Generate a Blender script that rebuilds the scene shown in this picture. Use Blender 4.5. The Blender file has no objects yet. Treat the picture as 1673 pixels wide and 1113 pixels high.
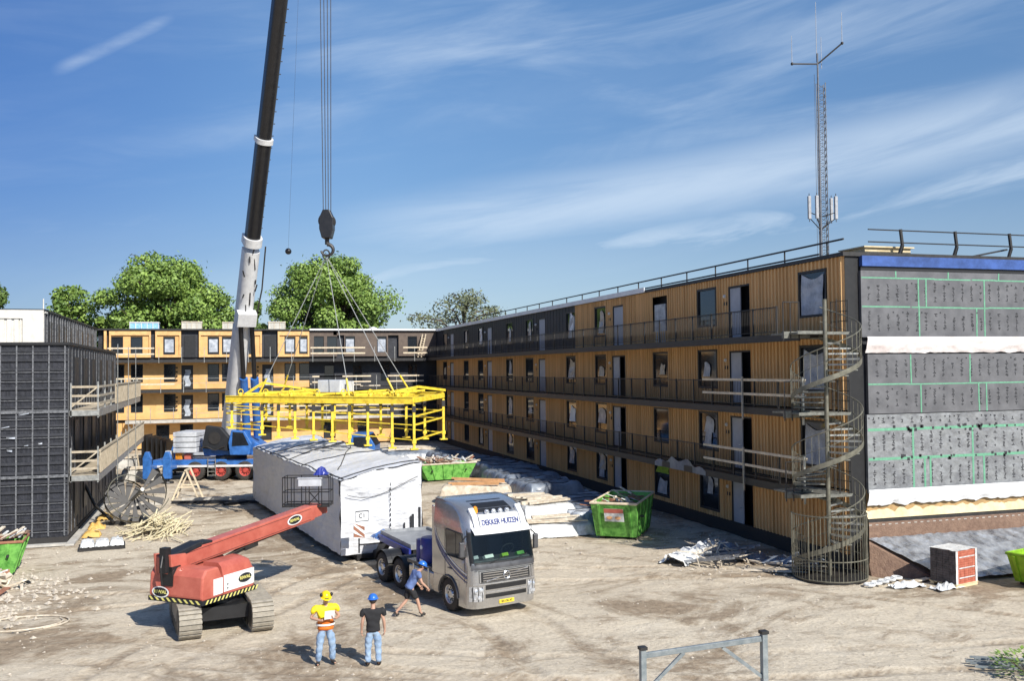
import bpy, bmesh, math, random
from mathutils import Vector, Matrix, Euler, noise
RD = random.Random(11)
SC = bpy.context.scene
COL = SC.collection
rad = math.radians
V = Vector

# ------------------------------------------------------------------ mesh builder
class MB:
    def __init__(s): s.v = []; s.f = []; s.m = []; s.k = 0
    def add(s, vs, fs):
        o = len(s.v)
        s.v += [tuple(p) for p in vs]
        s.f += [tuple(i + o for i in f) for f in fs]
        s.m += [s.k] * len(fs)
    def box(s, a, b):
        x0, y0, z0 = a; x1, y1, z1 = b
        s.add([(x0,y0,z0),(x1,y0,z0),(x1,y1,z0),(x0,y1,z0),(x0,y0,z1),(x1,y0,z1),(x1,y1,z1),(x0,y1,z1)],
              [(3,2,1,0),(4,5,6,7),(0,1,5,4),(1,2,6,5),(2,3,7,6),(3,0,4,7)])
    def obox(s, c, size, rot=(0,0,0)):
        M = Euler(rot).to_matrix(); hx, hy, hz = [q/2 for q in size]; c = V(c)
        vs = [c + M @ V((x,y,z)) for z in (-hz,hz) for x,y in ((-hx,-hy),(hx,-hy),(hx,hy),(-hx,hy))]
        s.add(vs, [(3,2,1,0),(4,5,6,7),(0,1,5,4),(1,2,6,5),(2,3,7,6),(3,0,4,7)])
    def beam(s, p, q, w, h=None, up=(0,0,1), w2=None, h2=None):
        p = V(p); q = V(q); h = h or w; w2 = w2 or w; h2 = h2 or h
        d = (q-p).normalized(); u = V(up)
        if abs(d.dot(u)) > .98: u = V((0,1,0))
        r = d.cross(u).normalized(); u = r.cross(d)
        vs = []
        for c, ww, hh in ((p,w,h),(q,w2,h2)):
            vs += [c-r*ww/2-u*hh/2, c+r*ww/2-u*hh/2, c+r*ww/2+u*hh/2, c-r*ww/2+u*hh/2]
        s.add(vs, [(0,1,2,3),(7,6,5,4),(0,4,5,1),(1,5,6,2),(2,6,7,3),(3,7,4,0)])
    def path(s, pts, r, n=6, r2=None, closed=False):
        pts = [V(p) for p in pts]; N = len(pts); rings = []
        u = None
        for i, p in enumerate(pts):
            a = pts[i-1] if (i or closed) else pts[0]; b = pts[(i+1) % N] if (i < N-1 or closed) else pts[-1]
            d = (b-a).normalized()
            if u is None:
                u = V((0,0,1)) if abs(d.z) < .9 else V((1,0,0))
            u = (u - d*u.dot(d)).normalized(); w = d.cross(u)
            rr = r if r2 is None else r + (r2-r)*i/max(1,N-1)
            rings.append([p + (u*math.cos(2*math.pi*j/n) + w*math.sin(2*math.pi*j/n))*rr for j in range(n)])
        vs = [q for g in rings for q in g]; fs = []
        for i in range(N if closed else N-1):
            for j in range(n):
                a = i*n+j; b = i*n+(j+1) % n; k = (i+1) % N
                fs.append((a, b, k*n+(j+1) % n, k*n+j))
        if not closed:
            fs.append(tuple(range(n-1,-1,-1))); fs.append(tuple((N-1)*n+j for j in range(n)))
        s.add(vs, fs)
    def tube(s, p, q, r, r2=None, n=8): s.path([p, q], r, n, r if r2 is None else r2)
    def prism(s, pts, axis, a, b):
        # polygon in the two other axes (cyclic order), extruded along axis from a to b
        def mk(t, p):
            return {0:(t,p[0],p[1]), 1:(p[0],t,p[1]), 2:(p[0],p[1],t)}[axis]
        n = len(pts)
        s.add([mk(a,p) for p in pts] + [mk(b,p) for p in pts],
              [tuple(range(n-1,-1,-1)), tuple(range(n,2*n))] + [(i,(i+1)%n,n+(i+1)%n,n+i) for i in range(n)])
    def grid(s, nu, nv, fn):
        vs = [fn(i/nu, j/nv) for j in range(nv+1) for i in range(nu+1)]
        s.add(vs, [(j*(nu+1)+i, j*(nu+1)+i+1, (j+1)*(nu+1)+i+1, (j+1)*(nu+1)+i) for j in range(nv) for i in range(nu)])
    def ball(s, c, r, nu=10, nv=7):
        r = r if hasattr(r, '__len__') else (r,r,r)
        vs = [(c[0],c[1],c[2]-r[2])]; fs = []
        for j in range(1, nv):
            t = math.pi*j/nv
            for i in range(nu):
                p = 2*math.pi*i/nu
                vs.append((c[0]+r[0]*math.sin(t)*math.cos(p), c[1]+r[1]*math.sin(t)*math.sin(p), c[2]-r[2]*math.cos(t)))
        vs.append((c[0],c[1],c[2]+r[2])); L = len(vs)-1
        for i in range(nu):
            k = (i+1) % nu
            fs.append((0,1+k,1+i)); fs.append((L,1+(nv-2)*nu+i,1+(nv-2)*nu+k))
            for j in range(nv-2):
                a = 1+j*nu
                fs.append((a+i,a+k,a+nu+k,a+nu+i))
        s.add(vs, fs)
    def lathe(s, prof, c=(0,0,0), axis=1, n=24):
        # prof: (radius, along axis)
        c = V(c); vs = []; fs = []
        for r, t in prof:
            for i in range(n):
                a = 2*math.pi*i/n; u, w = r*math.cos(a), r*math.sin(a)
                vs.append(c + V({0:(t,u,w),1:(u,t,w),2:(u,w,t)}[axis]))
        for j in range(len(prof)-1):
            for i in range(n):
                k = (i+1) % n
                fs.append((j*n+i, j*n+k, (j+1)*n+k, (j+1)*n+i))
        s.add(vs, fs)
    def build(s, name, mats, parent=None, smooth=False, bevel=0, fix=True):
        me = bpy.data.meshes.new(name)
        off = V((0,0,0))
        if parent is not None:
            r = parent
            while r.parent: r = r.parent
            if r.get('wld'): off = r.location
        me.from_pydata([V(p)-off for p in s.v], [], s.f)
        for m in (mats if isinstance(mats, (list, tuple)) else [mats]): me.materials.append(m)
        if any(s.m): me.polygons.foreach_set('material_index', s.m)
        if fix:
            b = bmesh.new(); b.from_mesh(me); bmesh.ops.recalc_face_normals(b, faces=b.faces); b.to_mesh(me); b.free()
        if smooth:
            me.polygons.foreach_set('use_smooth', [True]*len(me.polygons))
        o = bpy.data.objects.new(name, me); COL.objects.link(o)
        if parent is not None: o.parent = parent
        if bevel:
            md = o.modifiers.new('Bevel', 'BEVEL'); md.width = bevel; md.segments = 2; md.limit_method = 'ANGLE'; md.angle_limit = rad(40)
        if smooth and smooth != 'full':
            try: me.set_sharp_from_angle(angle=rad(38))
            except Exception: pass
        return o

def tag(o, label=None, cat=None, group=None, kind=None):
    if label: o['label'] = label
    if cat: o['category'] = cat
    if group: o['group'] = group
    if kind: o['kind'] = kind
    return o
def thing(name, label, cat, loc=(0,0,0), rz=0, group=None, world=False):
    o = bpy.data.objects.new(name, None); COL.objects.link(o)
    o.location = loc; o.rotation_euler = (0,0,rz); o.empty_display_size = .3
    if world: o['wld'] = 1
    return tag(o, label, cat, group)
def kids(o): return [c for c in bpy.data.objects if c.parent == o]
def copy_tree(o, parent=None):
    c = o.copy(); COL.objects.link(c)
    c.parent = parent
    for ch in kids(o): copy_tree(ch, c)
    return c

# ------------------------------------------------------------------ materials
def lnk(nt, a, b): nt.links.new(a, b)
def mat(name, col, rough=.7, metal=0, var=.18, scale=3, col2=None, bump=0, bscale=30, spec=.5, stretch=(1,1,1), mixpos=(.35,.65), coat=0, dist=.05, bstretch=None, gloss_var=.1):
    m = bpy.data.materials.new(name); m.use_nodes = True; nt = m.node_tree; N = nt.nodes
    b = N['Principled BSDF']
    tc = N.new('ShaderNodeTexCoord'); mp = N.new('ShaderNodeMapping'); mp.inputs['Scale'].default_value = stretch
    lnk(nt, tc.outputs['Object'], mp.inputs[0])
    nz = N.new('ShaderNodeTexNoise'); nz.inputs['Scale'].default_value = scale; nz.inputs['Detail'].default_value = 8; nz.inputs['Roughness'].default_value = .65
    lnk(nt, mp.outputs[0], nz.inputs['Vector'])
    rp = N.new('ShaderNodeValToRGB'); e = rp.color_ramp.elements
    e[0].position, e[1].position = mixpos
    c2 = col2 or tuple(min(1, c*(1+var)) for c in col); c1 = col if col2 else tuple(c*(1-var) for c in col)
    e[0].color = (*c1, 1); e[1].color = (*c2, 1)
    lnk(nt, nz.outputs['Fac'], rp.inputs[0]); lnk(nt, rp.outputs[0], b.inputs['Base Color'])
    b.inputs['Metallic'].default_value = metal; b.inputs['Specular IOR Level'].default_value = spec
    if coat: b.inputs['Coat Weight'].default_value = coat; b.inputs['Coat Roughness'].default_value = .06
    mr = N.new('ShaderNodeMapRange'); mr.inputs['To Min'].default_value = max(.02, rough-gloss_var); mr.inputs['To Max'].default_value = min(1, rough+gloss_var)
    lnk(nt, nz.outputs['Fac'], mr.inputs['Value']); lnk(nt, mr.outputs[0], b.inputs['Roughness'])
    if bump:
        n2 = N.new('ShaderNodeTexNoise'); n2.inputs['Scale'].default_value = bscale; n2.inputs['Detail'].default_value = 6
        if bstretch:
            m2 = N.new('ShaderNodeMapping'); m2.inputs['Scale'].default_value = bstretch
            lnk(nt, tc.outputs['Object'], m2.inputs[0]); lnk(nt, m2.outputs[0], n2.inputs['Vector'])
        else: lnk(nt, tc.outputs['Object'], n2.inputs['Vector'])
        bp = N.new('ShaderNodeBump'); bp.inputs['Strength'].default_value = bump; bp.inputs['Distance'].default_value = dist
        lnk(nt, n2.outputs['Fac'], bp.inputs['Height']); lnk(nt, bp.outputs[0], b.inputs['Normal'])
    return m

M = {}
def dm(key, *a, **k): M[key] = mat(key, *a, **k)
dm('timber', (.50,.285,.11), .75, stretch=(4,4,.06), scale=1.6, col2=(.88,.57,.27), bump=.25, bscale=14, mixpos=(.30,.70))
dm('osb', (.60,.34,.125), .75, scale=1.2, col2=(.74,.45,.18), bump=.15, bscale=30)
dm('osb_trim', (.70,.42,.17), .7, scale=3)
dm('membrane', (.014,.015,.019), .55, scale=1.1, col2=(.034,.036,.045), bump=.3, bscale=6)
dm('brown_board', (.10,.075,.062), .8, scale=2, col2=(.15,.115,.09), bump=.2)
dm('dark_steel', (.045,.043,.042), .5, metal=.4, scale=5)
dm('black', (.012,.012,.013), .5, scale=6)
dm('plinth', (.03,.028,.027), .8, scale=2)
dm('galv', (.42,.42,.39), .45, metal=.7, scale=5, var=.25)
dm('stair_steel', (.21,.20,.155), .45, metal=.55, scale=5, var=.25)
dm('tread', (.20,.20,.175), .55, metal=.5, scale=9, var=.3)
dm('rail_wood', (.62,.52,.37), .75, scale=4, var=.2)
dm('pale_concrete', (.45,.43,.39), .85, scale=3, bump=.2)
dm('white_frame', (.74,.72,.67), .6, scale=3, var=.1)
dm('door_leaf', (.40,.42,.46), .5, scale=1.2, var=.12)
dm('win_frame', (.018,.018,.019), .45, scale=6)
dm('glass', (.018,.022,.028), .06, scale=.9, spec=.8, gloss_var=.03, bump=.02, bscale=1.2)
dm('film', (.55,.58,.62), .3, scale=2.5, col2=(.25,.28,.33), bump=.4, bscale=5)  # pale plastic sheeting; also stands in for reflections on the panes
dm('foil_board', (.115,.115,.122), .45, metal=.2, scale=1.6, col2=(.17,.17,.178), bump=.3, dist=.05, bscale=2.2)
dm('foil_veil', (.16,.165,.175), .5, metal=.1, scale=2.0, col2=(.27,.28,.285), bump=.8, dist=.10, bscale=3)
dm('print', (.03,.031,.036), .7, scale=8)
dm('green_tape', (.13,.34,.215), .6, scale=7)
dm('white_sheet', (.78,.79,.80), .45, scale=1.5, var=.08, bump=.35, bscale=3)
dm('pink_sheet', (.72,.63,.61), .45, scale=1.2, col2=(.82,.79,.78), bump=.4, bscale=5)
dm('blue_band', (.035,.085,.28), .5, scale=2, var=.3)
dm('soil', (.17,.105,.075), .95, scale=5, col2=(.26,.17,.12), bump=.6, bscale=16)
dm('raw_wood', (.60,.48,.27), .8, scale=3, col2=(.74,.62,.40), bump=.3)
dm('silver_foil', (.15,.155,.17), .30, metal=.5, scale=2.6, col2=(.44,.46,.49), bump=1.0, bscale=6)
dm('wrap', (.63,.64,.66), .42, scale=1.2, var=.06, bump=.9, dist=.085, bscale=1.7, bstretch=(1,1,3.2))
dm('strap', (.02,.02,.022), .6, scale=5)
dm('crane_blue', (.035,.14,.42), .4, scale=3, var=.25, coat=.3)
dm('crane_white', (.60,.60,.60), .4, scale=3, var=.15, col2=(.74,.74,.73))
dm('crane_grey', (.52,.54,.57), .42, scale=2.5, var=.15)
dm('boom_black', (.015,.015,.017), .38, scale=3)
dm('rubber', (.022,.021,.020), .85, scale=8, col2=(.06,.052,.045))
dm('red_rim', (.42,.06,.045), .5, scale=6)
dm('alu', (.62,.63,.65), .3, metal=.85, scale=6, var=.12)
dm('yellow', (.50,.33,.02), .5, scale=4, col2=(.80,.60,.05), mixpos=(.30,.52), bump=.1)
dm('rope', (.10,.10,.11), .5, metal=.4, scale=8)
dm('sling', (.30,.31,.31), .6, scale=8)
dm('truck', (.44,.435,.43), .24, metal=.78, scale=2.5, col2=(.52,.515,.51), coat=.6, gloss_var=.05)
dm('truck_dark', (.10,.10,.105), .4, metal=.4, scale=4)
dm('truck_white', (.80,.81,.82), .35, scale=4, var=.05)
dm('swoosh', (.03,.055,.20), .35, scale=5, coat=.4)
dm('navy', (.018,.03,.20), .4, scale=3, col2=(.035,.05,.30))
wm = bpy.data.materials.new('windscreen'); wm.use_nodes = True; _n = wm.node_tree.nodes; _n.clear()
_o = _n.new('ShaderNodeOutputMaterial'); _m = _n.new('ShaderNodeMixShader'); _f = _n.new('ShaderNodeFresnel'); _f.inputs['IOR'].default_value = 1.5
_t = _n.new('ShaderNodeBsdfTransparent'); _t.inputs['Color'].default_value = (.62,.72,.68,1); _g = _n.new('ShaderNodeBsdfGlossy'); _g.inputs['Roughness'].default_value = .03
_l = wm.node_tree.links; _l.new(_f.outputs[0], _m.inputs[0]); _l.new(_t.outputs[0], _m.inputs[1]); _l.new(_g.outputs[0], _m.inputs[2]); _l.new(_m.outputs[0], _o.inputs[0]); M['windscreen'] = wm
dm('headlamp', (.30,.31,.32), .2, metal=.4, scale=9, col2=(.62,.63,.65))
dm('lamp_glass', (.55,.57,.60), .12, metal=.5, scale=12, var=.4)
dm('amber', (.80,.30,.03), .25, scale=9)
dm('plate', (.78,.60,.04), .5, scale=5, var=.1)
dm('ink', (.012,.014,.018), .6, scale=5)
dm('blue_ink', (.015,.03,.16), .5, scale=5)
dm('lift_red', (.41,.09,.062), .5, scale=2, col2=(.53,.145,.10), coat=.25)
dm('lift_white', (.80,.80,.78), .4, scale=3, var=.06)
dm('track', (.27,.245,.20), .75, metal=.2, scale=6, col2=(.40,.36,.29), bump=.3)
dm('logo_yellow', (.72,.66,.20), .5, scale=5, var=.1)
dm('skip_green', (.05,.20,.025), .6, scale=4, col2=(.17,.44,.08), bump=.2, mixpos=(.36,.58))
dm('lime', (.24,.44,.02), .55, scale=4, var=.25)
dm('rust', (.24,.10,.06), .85, scale=4, col2=(.36,.17,.10))
dm('brick_red', (.36,.09,.05), .85, scale=6, col2=(.50,.16,.10), bump=.3)
dm('brick_dark', (.06,.052,.05), .85, scale=6, col2=(.16,.13,.12), bump=.3)
dm('plastic', (.46,.47,.47), .3, scale=3.5, col2=(.74,.75,.74), mixpos=(.38,.60), bump=.5, bscale=6)
dm('plastic_blue', (.085,.10,.13), .35, scale=.9, col2=(.25,.285,.33), bump=.5, bscale=2.5)
dm('insul', (.44,.36,.26), .8, scale=3.5, col2=(.72,.65,.53), bump=.4)
dm('insul_orange', (.55,.30,.14), .8, scale=3)
dm('bark', (.11,.085,.065), .9, scale=6, bump=.5)
dm('leaf', (.075,.145,.022), .6, scale=.8, col2=(.265,.385,.075), mixpos=(.38,.62))
dm('leaf_dark', (.06,.11,.025), .6, scale=.5, col2=(.17,.26,.06))
dm('leaf_pale', (.10,.12,.06), .7, scale=.5, col2=(.17,.19,.10))
dm('skin', (.46,.27,.19), .6, scale=8, var=.08)
dm('hair', (.05,.035,.025), .8, scale=20)
dm('hi_yellow', (.78,.62,.01), .7, scale=6, var=.1)
dm('hi_orange', (.80,.22,.02), .7, scale=9, col2=(.62,.12,.01))
dm('jeans', (.17,.26,.40), .85, scale=6, col2=(.34,.45,.58))
dm('cloth_black', (.014,.014,.016), .85, scale=6)
dm('cloth_navy', (.025,.03,.055), .85, scale=6)
dm('shirt_blue', (.10,.15,.32), .85, scale=6)
dm('helmet_blue', (.03,.15,.55), .3, scale=4, var=.1)
dm('helmet_yellow', (.85,.60,.01), .3, scale=4, var=.1)
dm('paper', (.85,.86,.86), .6, scale=4, var=.04)
dm('boots', (.03,.026,.022), .8, scale=9)
dm('gate_grey', (.20,.235,.25), .5, metal=.3, scale=7, col2=(.34,.37,.37))
dm('panel_box', (.50,.48,.42), .7, scale=3)
dm('blue_box', (.10,.36,.68), .5, scale=5, col2=(.40,.62,.82))
dm('stick', (.66,.58,.38), .8, scale=5, var=.25)
dm('stone', (.36,.31,.25), .9, scale=8, col2=(.55,.49,.40))
dm('mast', (.14,.15,.17), .5, metal=.3, scale=3)
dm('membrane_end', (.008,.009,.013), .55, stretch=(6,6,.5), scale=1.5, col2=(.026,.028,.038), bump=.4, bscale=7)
dm('weathered', (.30,.25,.18), .85, scale=4, col2=(.50,.43,.32), bump=.2)
dm('deck_grey', (.20,.21,.225), .5, metal=.3, scale=3, col2=(.33,.34,.35))
dm('antenna_white', (.34,.35,.37), .5, scale=4)
dm('container_white', (.66,.63,.57), .6, scale=2, var=.12)
dm('batten', (.06,.063,.07), .6, scale=7, col2=(.19,.197,.21))
dm('orange_bag', (.58,.36,.10), .7, scale=5)
dm('dark_tan', (.42,.27,.12), .8, scale=3)

def text_mesh(txt, size, name, material, parent, loc, rot, depth=.004, bold=True, sx=1):
    cu = bpy.data.curves.new(name, 'FONT'); cu.body = txt; cu.size = size; cu.extrude = depth; cu.align_x = 'CENTER'; cu.align_y = 'CENTER'
    if bold: cu.offset = size*.025
    t = bpy.data.objects.new('tmp', cu); COL.objects.link(t)
    bpy.context.view_layer.update()
    me = bpy.data.meshes.new_from_object(t.evaluated_get(bpy.context.evaluated_depsgraph_get()))
    bpy.data.objects.remove(t)
    me.materials.clear(); me.materials.append(material)
    o = bpy.data.objects.new(name, me); COL.objects.link(o); o.parent = parent
    o.location = loc; o.rotation_euler = rot; o.scale = (sx,1,1)
    return o

def fbm(x, y, z=0, s=1.0, o=4):
    return noise.fractal(V((x*s, y*s, z*s)), 1.0, 2.0, o)
# ------------------------------------------------------------------ camera
CAM_H = 7.4
cd = bpy.data.cameras.new('camera'); cam = bpy.data.objects.new('camera', cd); COL.objects.link(cam); SC.camera = cam
cd.sensor_width = 36; cd.sensor_fit = 'HORIZONTAL'; cd.lens = 1550/1673*36; cd.clip_end = 3000; cd.clip_start = .2
# columns: camera right, up, back expressed in world axes
rt = V((.9557,-.2943,-.0103)); up = V((.0010,-.0317,.9995)); fw = V((.2944,.9552,.0300))
fw.normalize(); rt = (rt - fw*rt.dot(fw)).normalized(); up = rt.cross(fw)
cam.matrix_world = Matrix(((rt.x,up.x,-fw.x,0),(rt.y,up.y,-fw.y,0),(rt.z,up.z,-fw.z,CAM_H),(0,0,0,1)))

# ------------------------------------------------------------------ light
SUN = V((.42,-1.16,.98)).normalized()
sl = bpy.data.lights.new('sun', 'SUN'); so = bpy.data.objects.new('sun', sl); COL.objects.link(so)
so.rotation_euler = SUN.to_track_quat('Z','Y').to_euler(); sl.energy = 5.0; sl.angle = rad(.5); sl.color = (1,.95,.87)
so.location = (20,-40,60)
w = bpy.data.worlds.new('World'); SC.world = w; w.use_nodes = True; nt = w.node_tree; N = nt.nodes
bg = N['Background']; bg.inputs['Strength'].default_value = .145
sky = N.new('ShaderNodeTexSky'); sky.sky_type = 'NISHITA'; sky.sun_disc = False
sky.sun_elevation = math.asin(SUN.z); sky.sun_rotation = math.atan2(SUN.x, SUN.y)
sky.air_density = 1.0; sky.dust_density = .6; sky.ozone_density = 3.0; sky.altitude = 0
def mth(op, a, b=None, c=None):
    n = N.new('ShaderNodeMath'); n.operation = op
    for i, q in enumerate((a,b,c)):
        if q is None: continue
        if isinstance(q, (int,float)): n.inputs[i].default_value = q
        else: lnk(nt, q, n.inputs[i])
    return n.outputs[0]
tc = N.new('ShaderNodeTexCoord'); sp = N.new('ShaderNodeSeparateXYZ'); lnk(nt, tc.outputs['Generated'], sp.inputs[0])
az = mth('ARCTAN2', sp.outputs[0], sp.outputs[1]); el = mth('ARCSINE', sp.outputs[2])
# streaks of high cloud lie along s; t runs across them
s_ = mth('ADD', mth('MULTIPLY', az, .99), mth('MULTIPLY', el, .133)); t_ = mth('SUBTRACT', mth('MULTIPLY', el, .99), mth('MULTIPLY', az, .133))
def streak(ss, st, scale, off=0, dist=.6):
    cb = N.new('ShaderNodeCombineXYZ'); lnk(nt, mth('MULTIPLY', s_, ss), cb.inputs[0]); lnk(nt, mth('MULTIPLY', t_, st), cb.inputs[1]); cb.inputs[2].default_value = off
    n = N.new('ShaderNodeTexNoise'); n.inputs['Scale'].default_value = scale; n.inputs['Detail'].default_value = 8; n.inputs['Roughness'].default_value = .58; n.inputs['Distortion'].default_value = dist
    lnk(nt, cb.outputs[0], n.inputs['Vector']); return n.outputs['Fac']
def smooth(x, a, b, lo=0, hi=1):
    n = N.new('ShaderNodeMapRange'); n.interpolation_type = 'SMOOTHSTEP'
    n.inputs['From Min'].default_value = a; n.inputs['From Max'].default_value = b; n.inputs['To Min'].default_value = lo; n.inputs['To Max'].default_value = hi
    lnk(nt, x, n.inputs['Value']); return n.outputs[0]
def band(centre, width):   # soft band along t
    d = mth('ABSOLUTE', mth('SUBTRACT', t_, centre)); return smooth(d, 0, width, 1, 0)
n1 = streak(1.3, 9, 2.2); n2 = streak(1.0, 4, 1.6, 5); n3 = streak(2.2, 12, 3.0, 9); n4 = streak(.9, 3.2, 1.9, 14, 1.0)
wisp = mth('MULTIPLY', smooth(n1, .36, .78), smooth(n2, .32, .62))
b1 = mth('MULTIPLY', band(.119, .055), smooth(n1, .25, .62, .35, 1)); b1 = mth('MULTIPLY', b1, smooth(az, .02, .30))
b2 = mth('MULTIPLY', band(.07, .03), smooth(n3, .40, .72)); b3 = mth('MULTIPLY', smooth(n4, .45, .75, 0, 1), smooth(t_, .04, .30, .62, .10))
low = mth('MULTIPLY', smooth(el, 0, .22, .50, 0), smooth(az, -.3, .15, .55, 1)); lown = mth('MULTIPLY', low, smooth(n2, .2, .75, .35, 1))
c = mth('MAXIMUM', mth('MULTIPLY', mth('MULTIPLY', wisp, .44), smooth(az, -.16, .12, .35, 1)), mth('MULTIPLY', b1, .62)); c = mth('MAXIMUM', c, mth('MULTIPLY', b2, .55)); c = mth('MAXIMUM', c, mth('MULTIPLY', b3, .5))
c = mth('MAXIMUM', c, lown)
# one old condensation trail, upper left
ts = mth('SUBTRACT', el, mth('ADD', mth('MULTIPLY', az, .57), .369)); tr = mth('MULTIPLY', smooth(mth('ABSOLUTE', ts), .0, .011, 1, 0), mth('MULTIPLY', smooth(az, -.16, -.13), smooth(az, -.06, -.03, 1, 0)))
c = mth('MAXIMUM', c, mth('MULTIPLY', mth('MULTIPLY', tr, smooth(n3, .3, .6, .3, 1)), .32))
mx = N.new('ShaderNodeMix'); mx.data_type = 'RGBA'
lnk(nt, mth('MINIMUM', c, .9), mx.inputs['Factor']); tn = N.new('ShaderNodeMix'); tn.data_type = 'RGBA'; tn.blend_type = 'MULTIPLY'; tn.inputs['Factor'].default_value = 1; lnk(nt, sky.outputs[0], tn.inputs['A']); 
cr = N.new('ShaderNodeValToRGB'); ee = cr.color_ramp.elements; ee[0].position, ee[1].position = .12, .40; ee[0].color = (.41,.475,.56,1); ee[1].color = (.55,.70,.80,1); lnk(nt, el, cr.inputs[0])
tl = N.new('ShaderNodeMix'); tl.data_type = 'RGBA'; tl.blend_type = 'MULTIPLY'; tl.inputs['Factor'].default_value = 1; lnk(nt, cr.outputs[0], tl.inputs['A'])
cb_ = N.new('ShaderNodeCombineColor'); gv = smooth(az, -.25, .18, .52, 1)
lnk(nt, gv, cb_.inputs[0]); lnk(nt, smooth(az, -.25, .18, .62, 1), cb_.inputs[1]); lnk(nt, smooth(az, -.25, .18, .80, 1), cb_.inputs[2]); lnk(nt, cb_.outputs[0], tl.inputs['B']); lnk(nt, tl.outputs['Result'], tn.inputs['B'])
lnk(nt, tn.outputs['Result'], mx.inputs['A']); mx.inputs['B'].default_value = (4.0,4.7,5.5,1)
lnk(nt, mx.outputs['Result'], bg.inputs['Color'])
SC.view_settings.view_transform = 'Standard'; SC.view_settings.look = 'None'; SC.view_settings.exposure = .33; SC.view_settings.gamma = 1
try:
    SC.cycles.use_denoising = True; SC.cycles.max_bounces = 6; SC.cycles.diffuse_bounces = 3; SC.cycles.transparent_max_bounces = 6
except Exception: pass

# ------------------------------------------------------------------ ground
gm = bpy.data.materials.new('site_ground'); gm.use_nodes = True; nt = gm.node_tree; N = nt.nodes; b = N['Principled BSDF']
tc = N.new('ShaderNodeTexCoord')
def nz(scale, detail=8, rough=.6, st=(1,1,1), dist=0, rz=0):
    mp = N.new('ShaderNodeMapping'); mp.inputs['Scale'].default_value = st; mp.inputs['Rotation'].default_value = (0,0,rz); lnk(nt, tc.outputs['Object'], mp.inputs[0])
    n = N.new('ShaderNodeTexNoise'); n.inputs['Scale'].default_value = scale; n.inputs['Detail'].default_value = detail; n.inputs['Roughness'].default_value = rough; n.inputs['Distortion'].default_value = dist
    lnk(nt, mp.outputs[0], n.inputs['Vector']); return n.outputs['Fac']
def ramp(x, *stops):
    r = N.new('ShaderNodeValToRGB'); e = r.color_ramp.elements
    while len(e) < len(stops): e.new(.5)
    for q, (p, col) in zip(e, stops): q.position = p; q.color = (*col,1) if len(col) == 3 else col
    lnk(nt, x, r.inputs[0]); return r.outputs[0]
def mixc(f, a, bb, mode='MIX'):
    n = N.new('ShaderNodeMix'); n.data_type = 'RGBA'; n.blend_type = mode
    for s2, q in (('Factor',f),('A',a),('B',bb)):
        if isinstance(q, (int,float)): n.inputs[s2].default_value = q
        elif isinstance(q, tuple): n.inputs[s2].default_value = (*q,1)
        else: lnk(nt, q, n.inputs[s2])
    return n.outputs['Result']
big = nz(.13, 10, .72, (1,1.4,1), 1.0); med = nz(.55, 10, .74, (1,1.4,1), .6); fine = nz(9, 8, .75); grit = nz(3.2, 9, .75); zone = nz(.07, 5, .6)
base = ramp(fine, (.30,(.38,.32,.235)), (.48,(.57,.495,.38)), (.70,(.69,.615,.49)))
base = mixc(ramp(zone, (.40,(0,0,0)), (.62,(.45,.45,.45))), base, ramp(grit, (.35,(.36,.285,.20)), (.65,(.60,.51,.39))))
pm_ = ramp(big, (.495,(0,0,0)), (.575,(.88,.88,.88)))
damp = ramp(grit, (.34,(.17,.12,.075)), (.66,(.36,.28,.195)))
base = mixc(pm_, base, damp)
base = mixc(ramp(med, (.545,(0,0,0)), (.63,(.78,.78,.78))), base, ramp(grit, (.3,(.20,.145,.095)), (.7,(.42,.335,.24))))
# tyre and track marks: pairs of damp strips across the yard
sx = N.new('ShaderNodeSeparateXYZ'); lnk(nt, tc.outputs['Object'], sx.inputs[0])
def gm_(op, a, b_=None):
    n = N.new('ShaderNodeMath'); n.operation = op
    for i_, q_ in enumerate((a, b_)):
        if q_ is None: continue
        if isinstance(q_, (int,float)): n.inputs[i_].default_value = q_
        else: lnk(nt, q_, n.inputs[i_])
    return n.outputs[0]
# (normal x, normal y, offset, half gauge, phase): the same lines are pressed into the ground mesh below
TRK = [(math.cos(rad(a_)), math.sin(rad(a_)), o_, h_, p_) for a_, o_, h_, p_ in ((9.5,11.6,1.02,0),(62,22.5,1.0,1),(72,24.6,.95,2),(80,19.2,1.05,3),(-28,-13.0,.9,4),(84,33.0,1.0,5),(48,33.5,1.0,2.5))]
tot = None
for (nx_, ny_, off_, half, ph_) in TRK:
    d_ = gm_('ADD', gm_('MULTIPLY', sx.outputs[0], nx_), gm_('MULTIPLY', sx.outputs[1], ny_)); l_ = gm_('ADD', gm_('MULTIPLY', sx.outputs[0], -ny_), gm_('MULTIPLY', sx.outputs[1], nx_))
    d_ = gm_('ADD', d_, gm_('MULTIPLY', gm_('SINE', gm_('ADD', gm_('MULTIPLY', l_, .17), ph_)), .9))
    dd = gm_('ABSOLUTE', gm_('SUBTRACT', gm_('ABSOLUTE', gm_('SUBTRACT', d_, off_)), half))
    mr_ = N.new('ShaderNodeMapRange'); mr_.interpolation_type = 'SMOOTHSTEP'; mr_.inputs['From Min'].default_value = .12; mr_.inputs['From Max'].default_value = .30; mr_.inputs['To Min'].default_value = 1; mr_.inputs['To Max'].default_value = 0
    lug = gm_('MULTIPLY_ADD' if False else 'ADD', gm_('MULTIPLY', gm_('SINE', gm_('MULTIPLY', gm_('ADD', l_, gm_('MULTIPLY', dd, .8)), 24)), .22), .78)
    lnk(nt, dd, mr_.inputs['Value']); q_ = gm_('MULTIPLY', mr_.outputs[0], lug); tot = q_ if tot is None else gm_('MAXIMUM', tot, q_)
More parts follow.
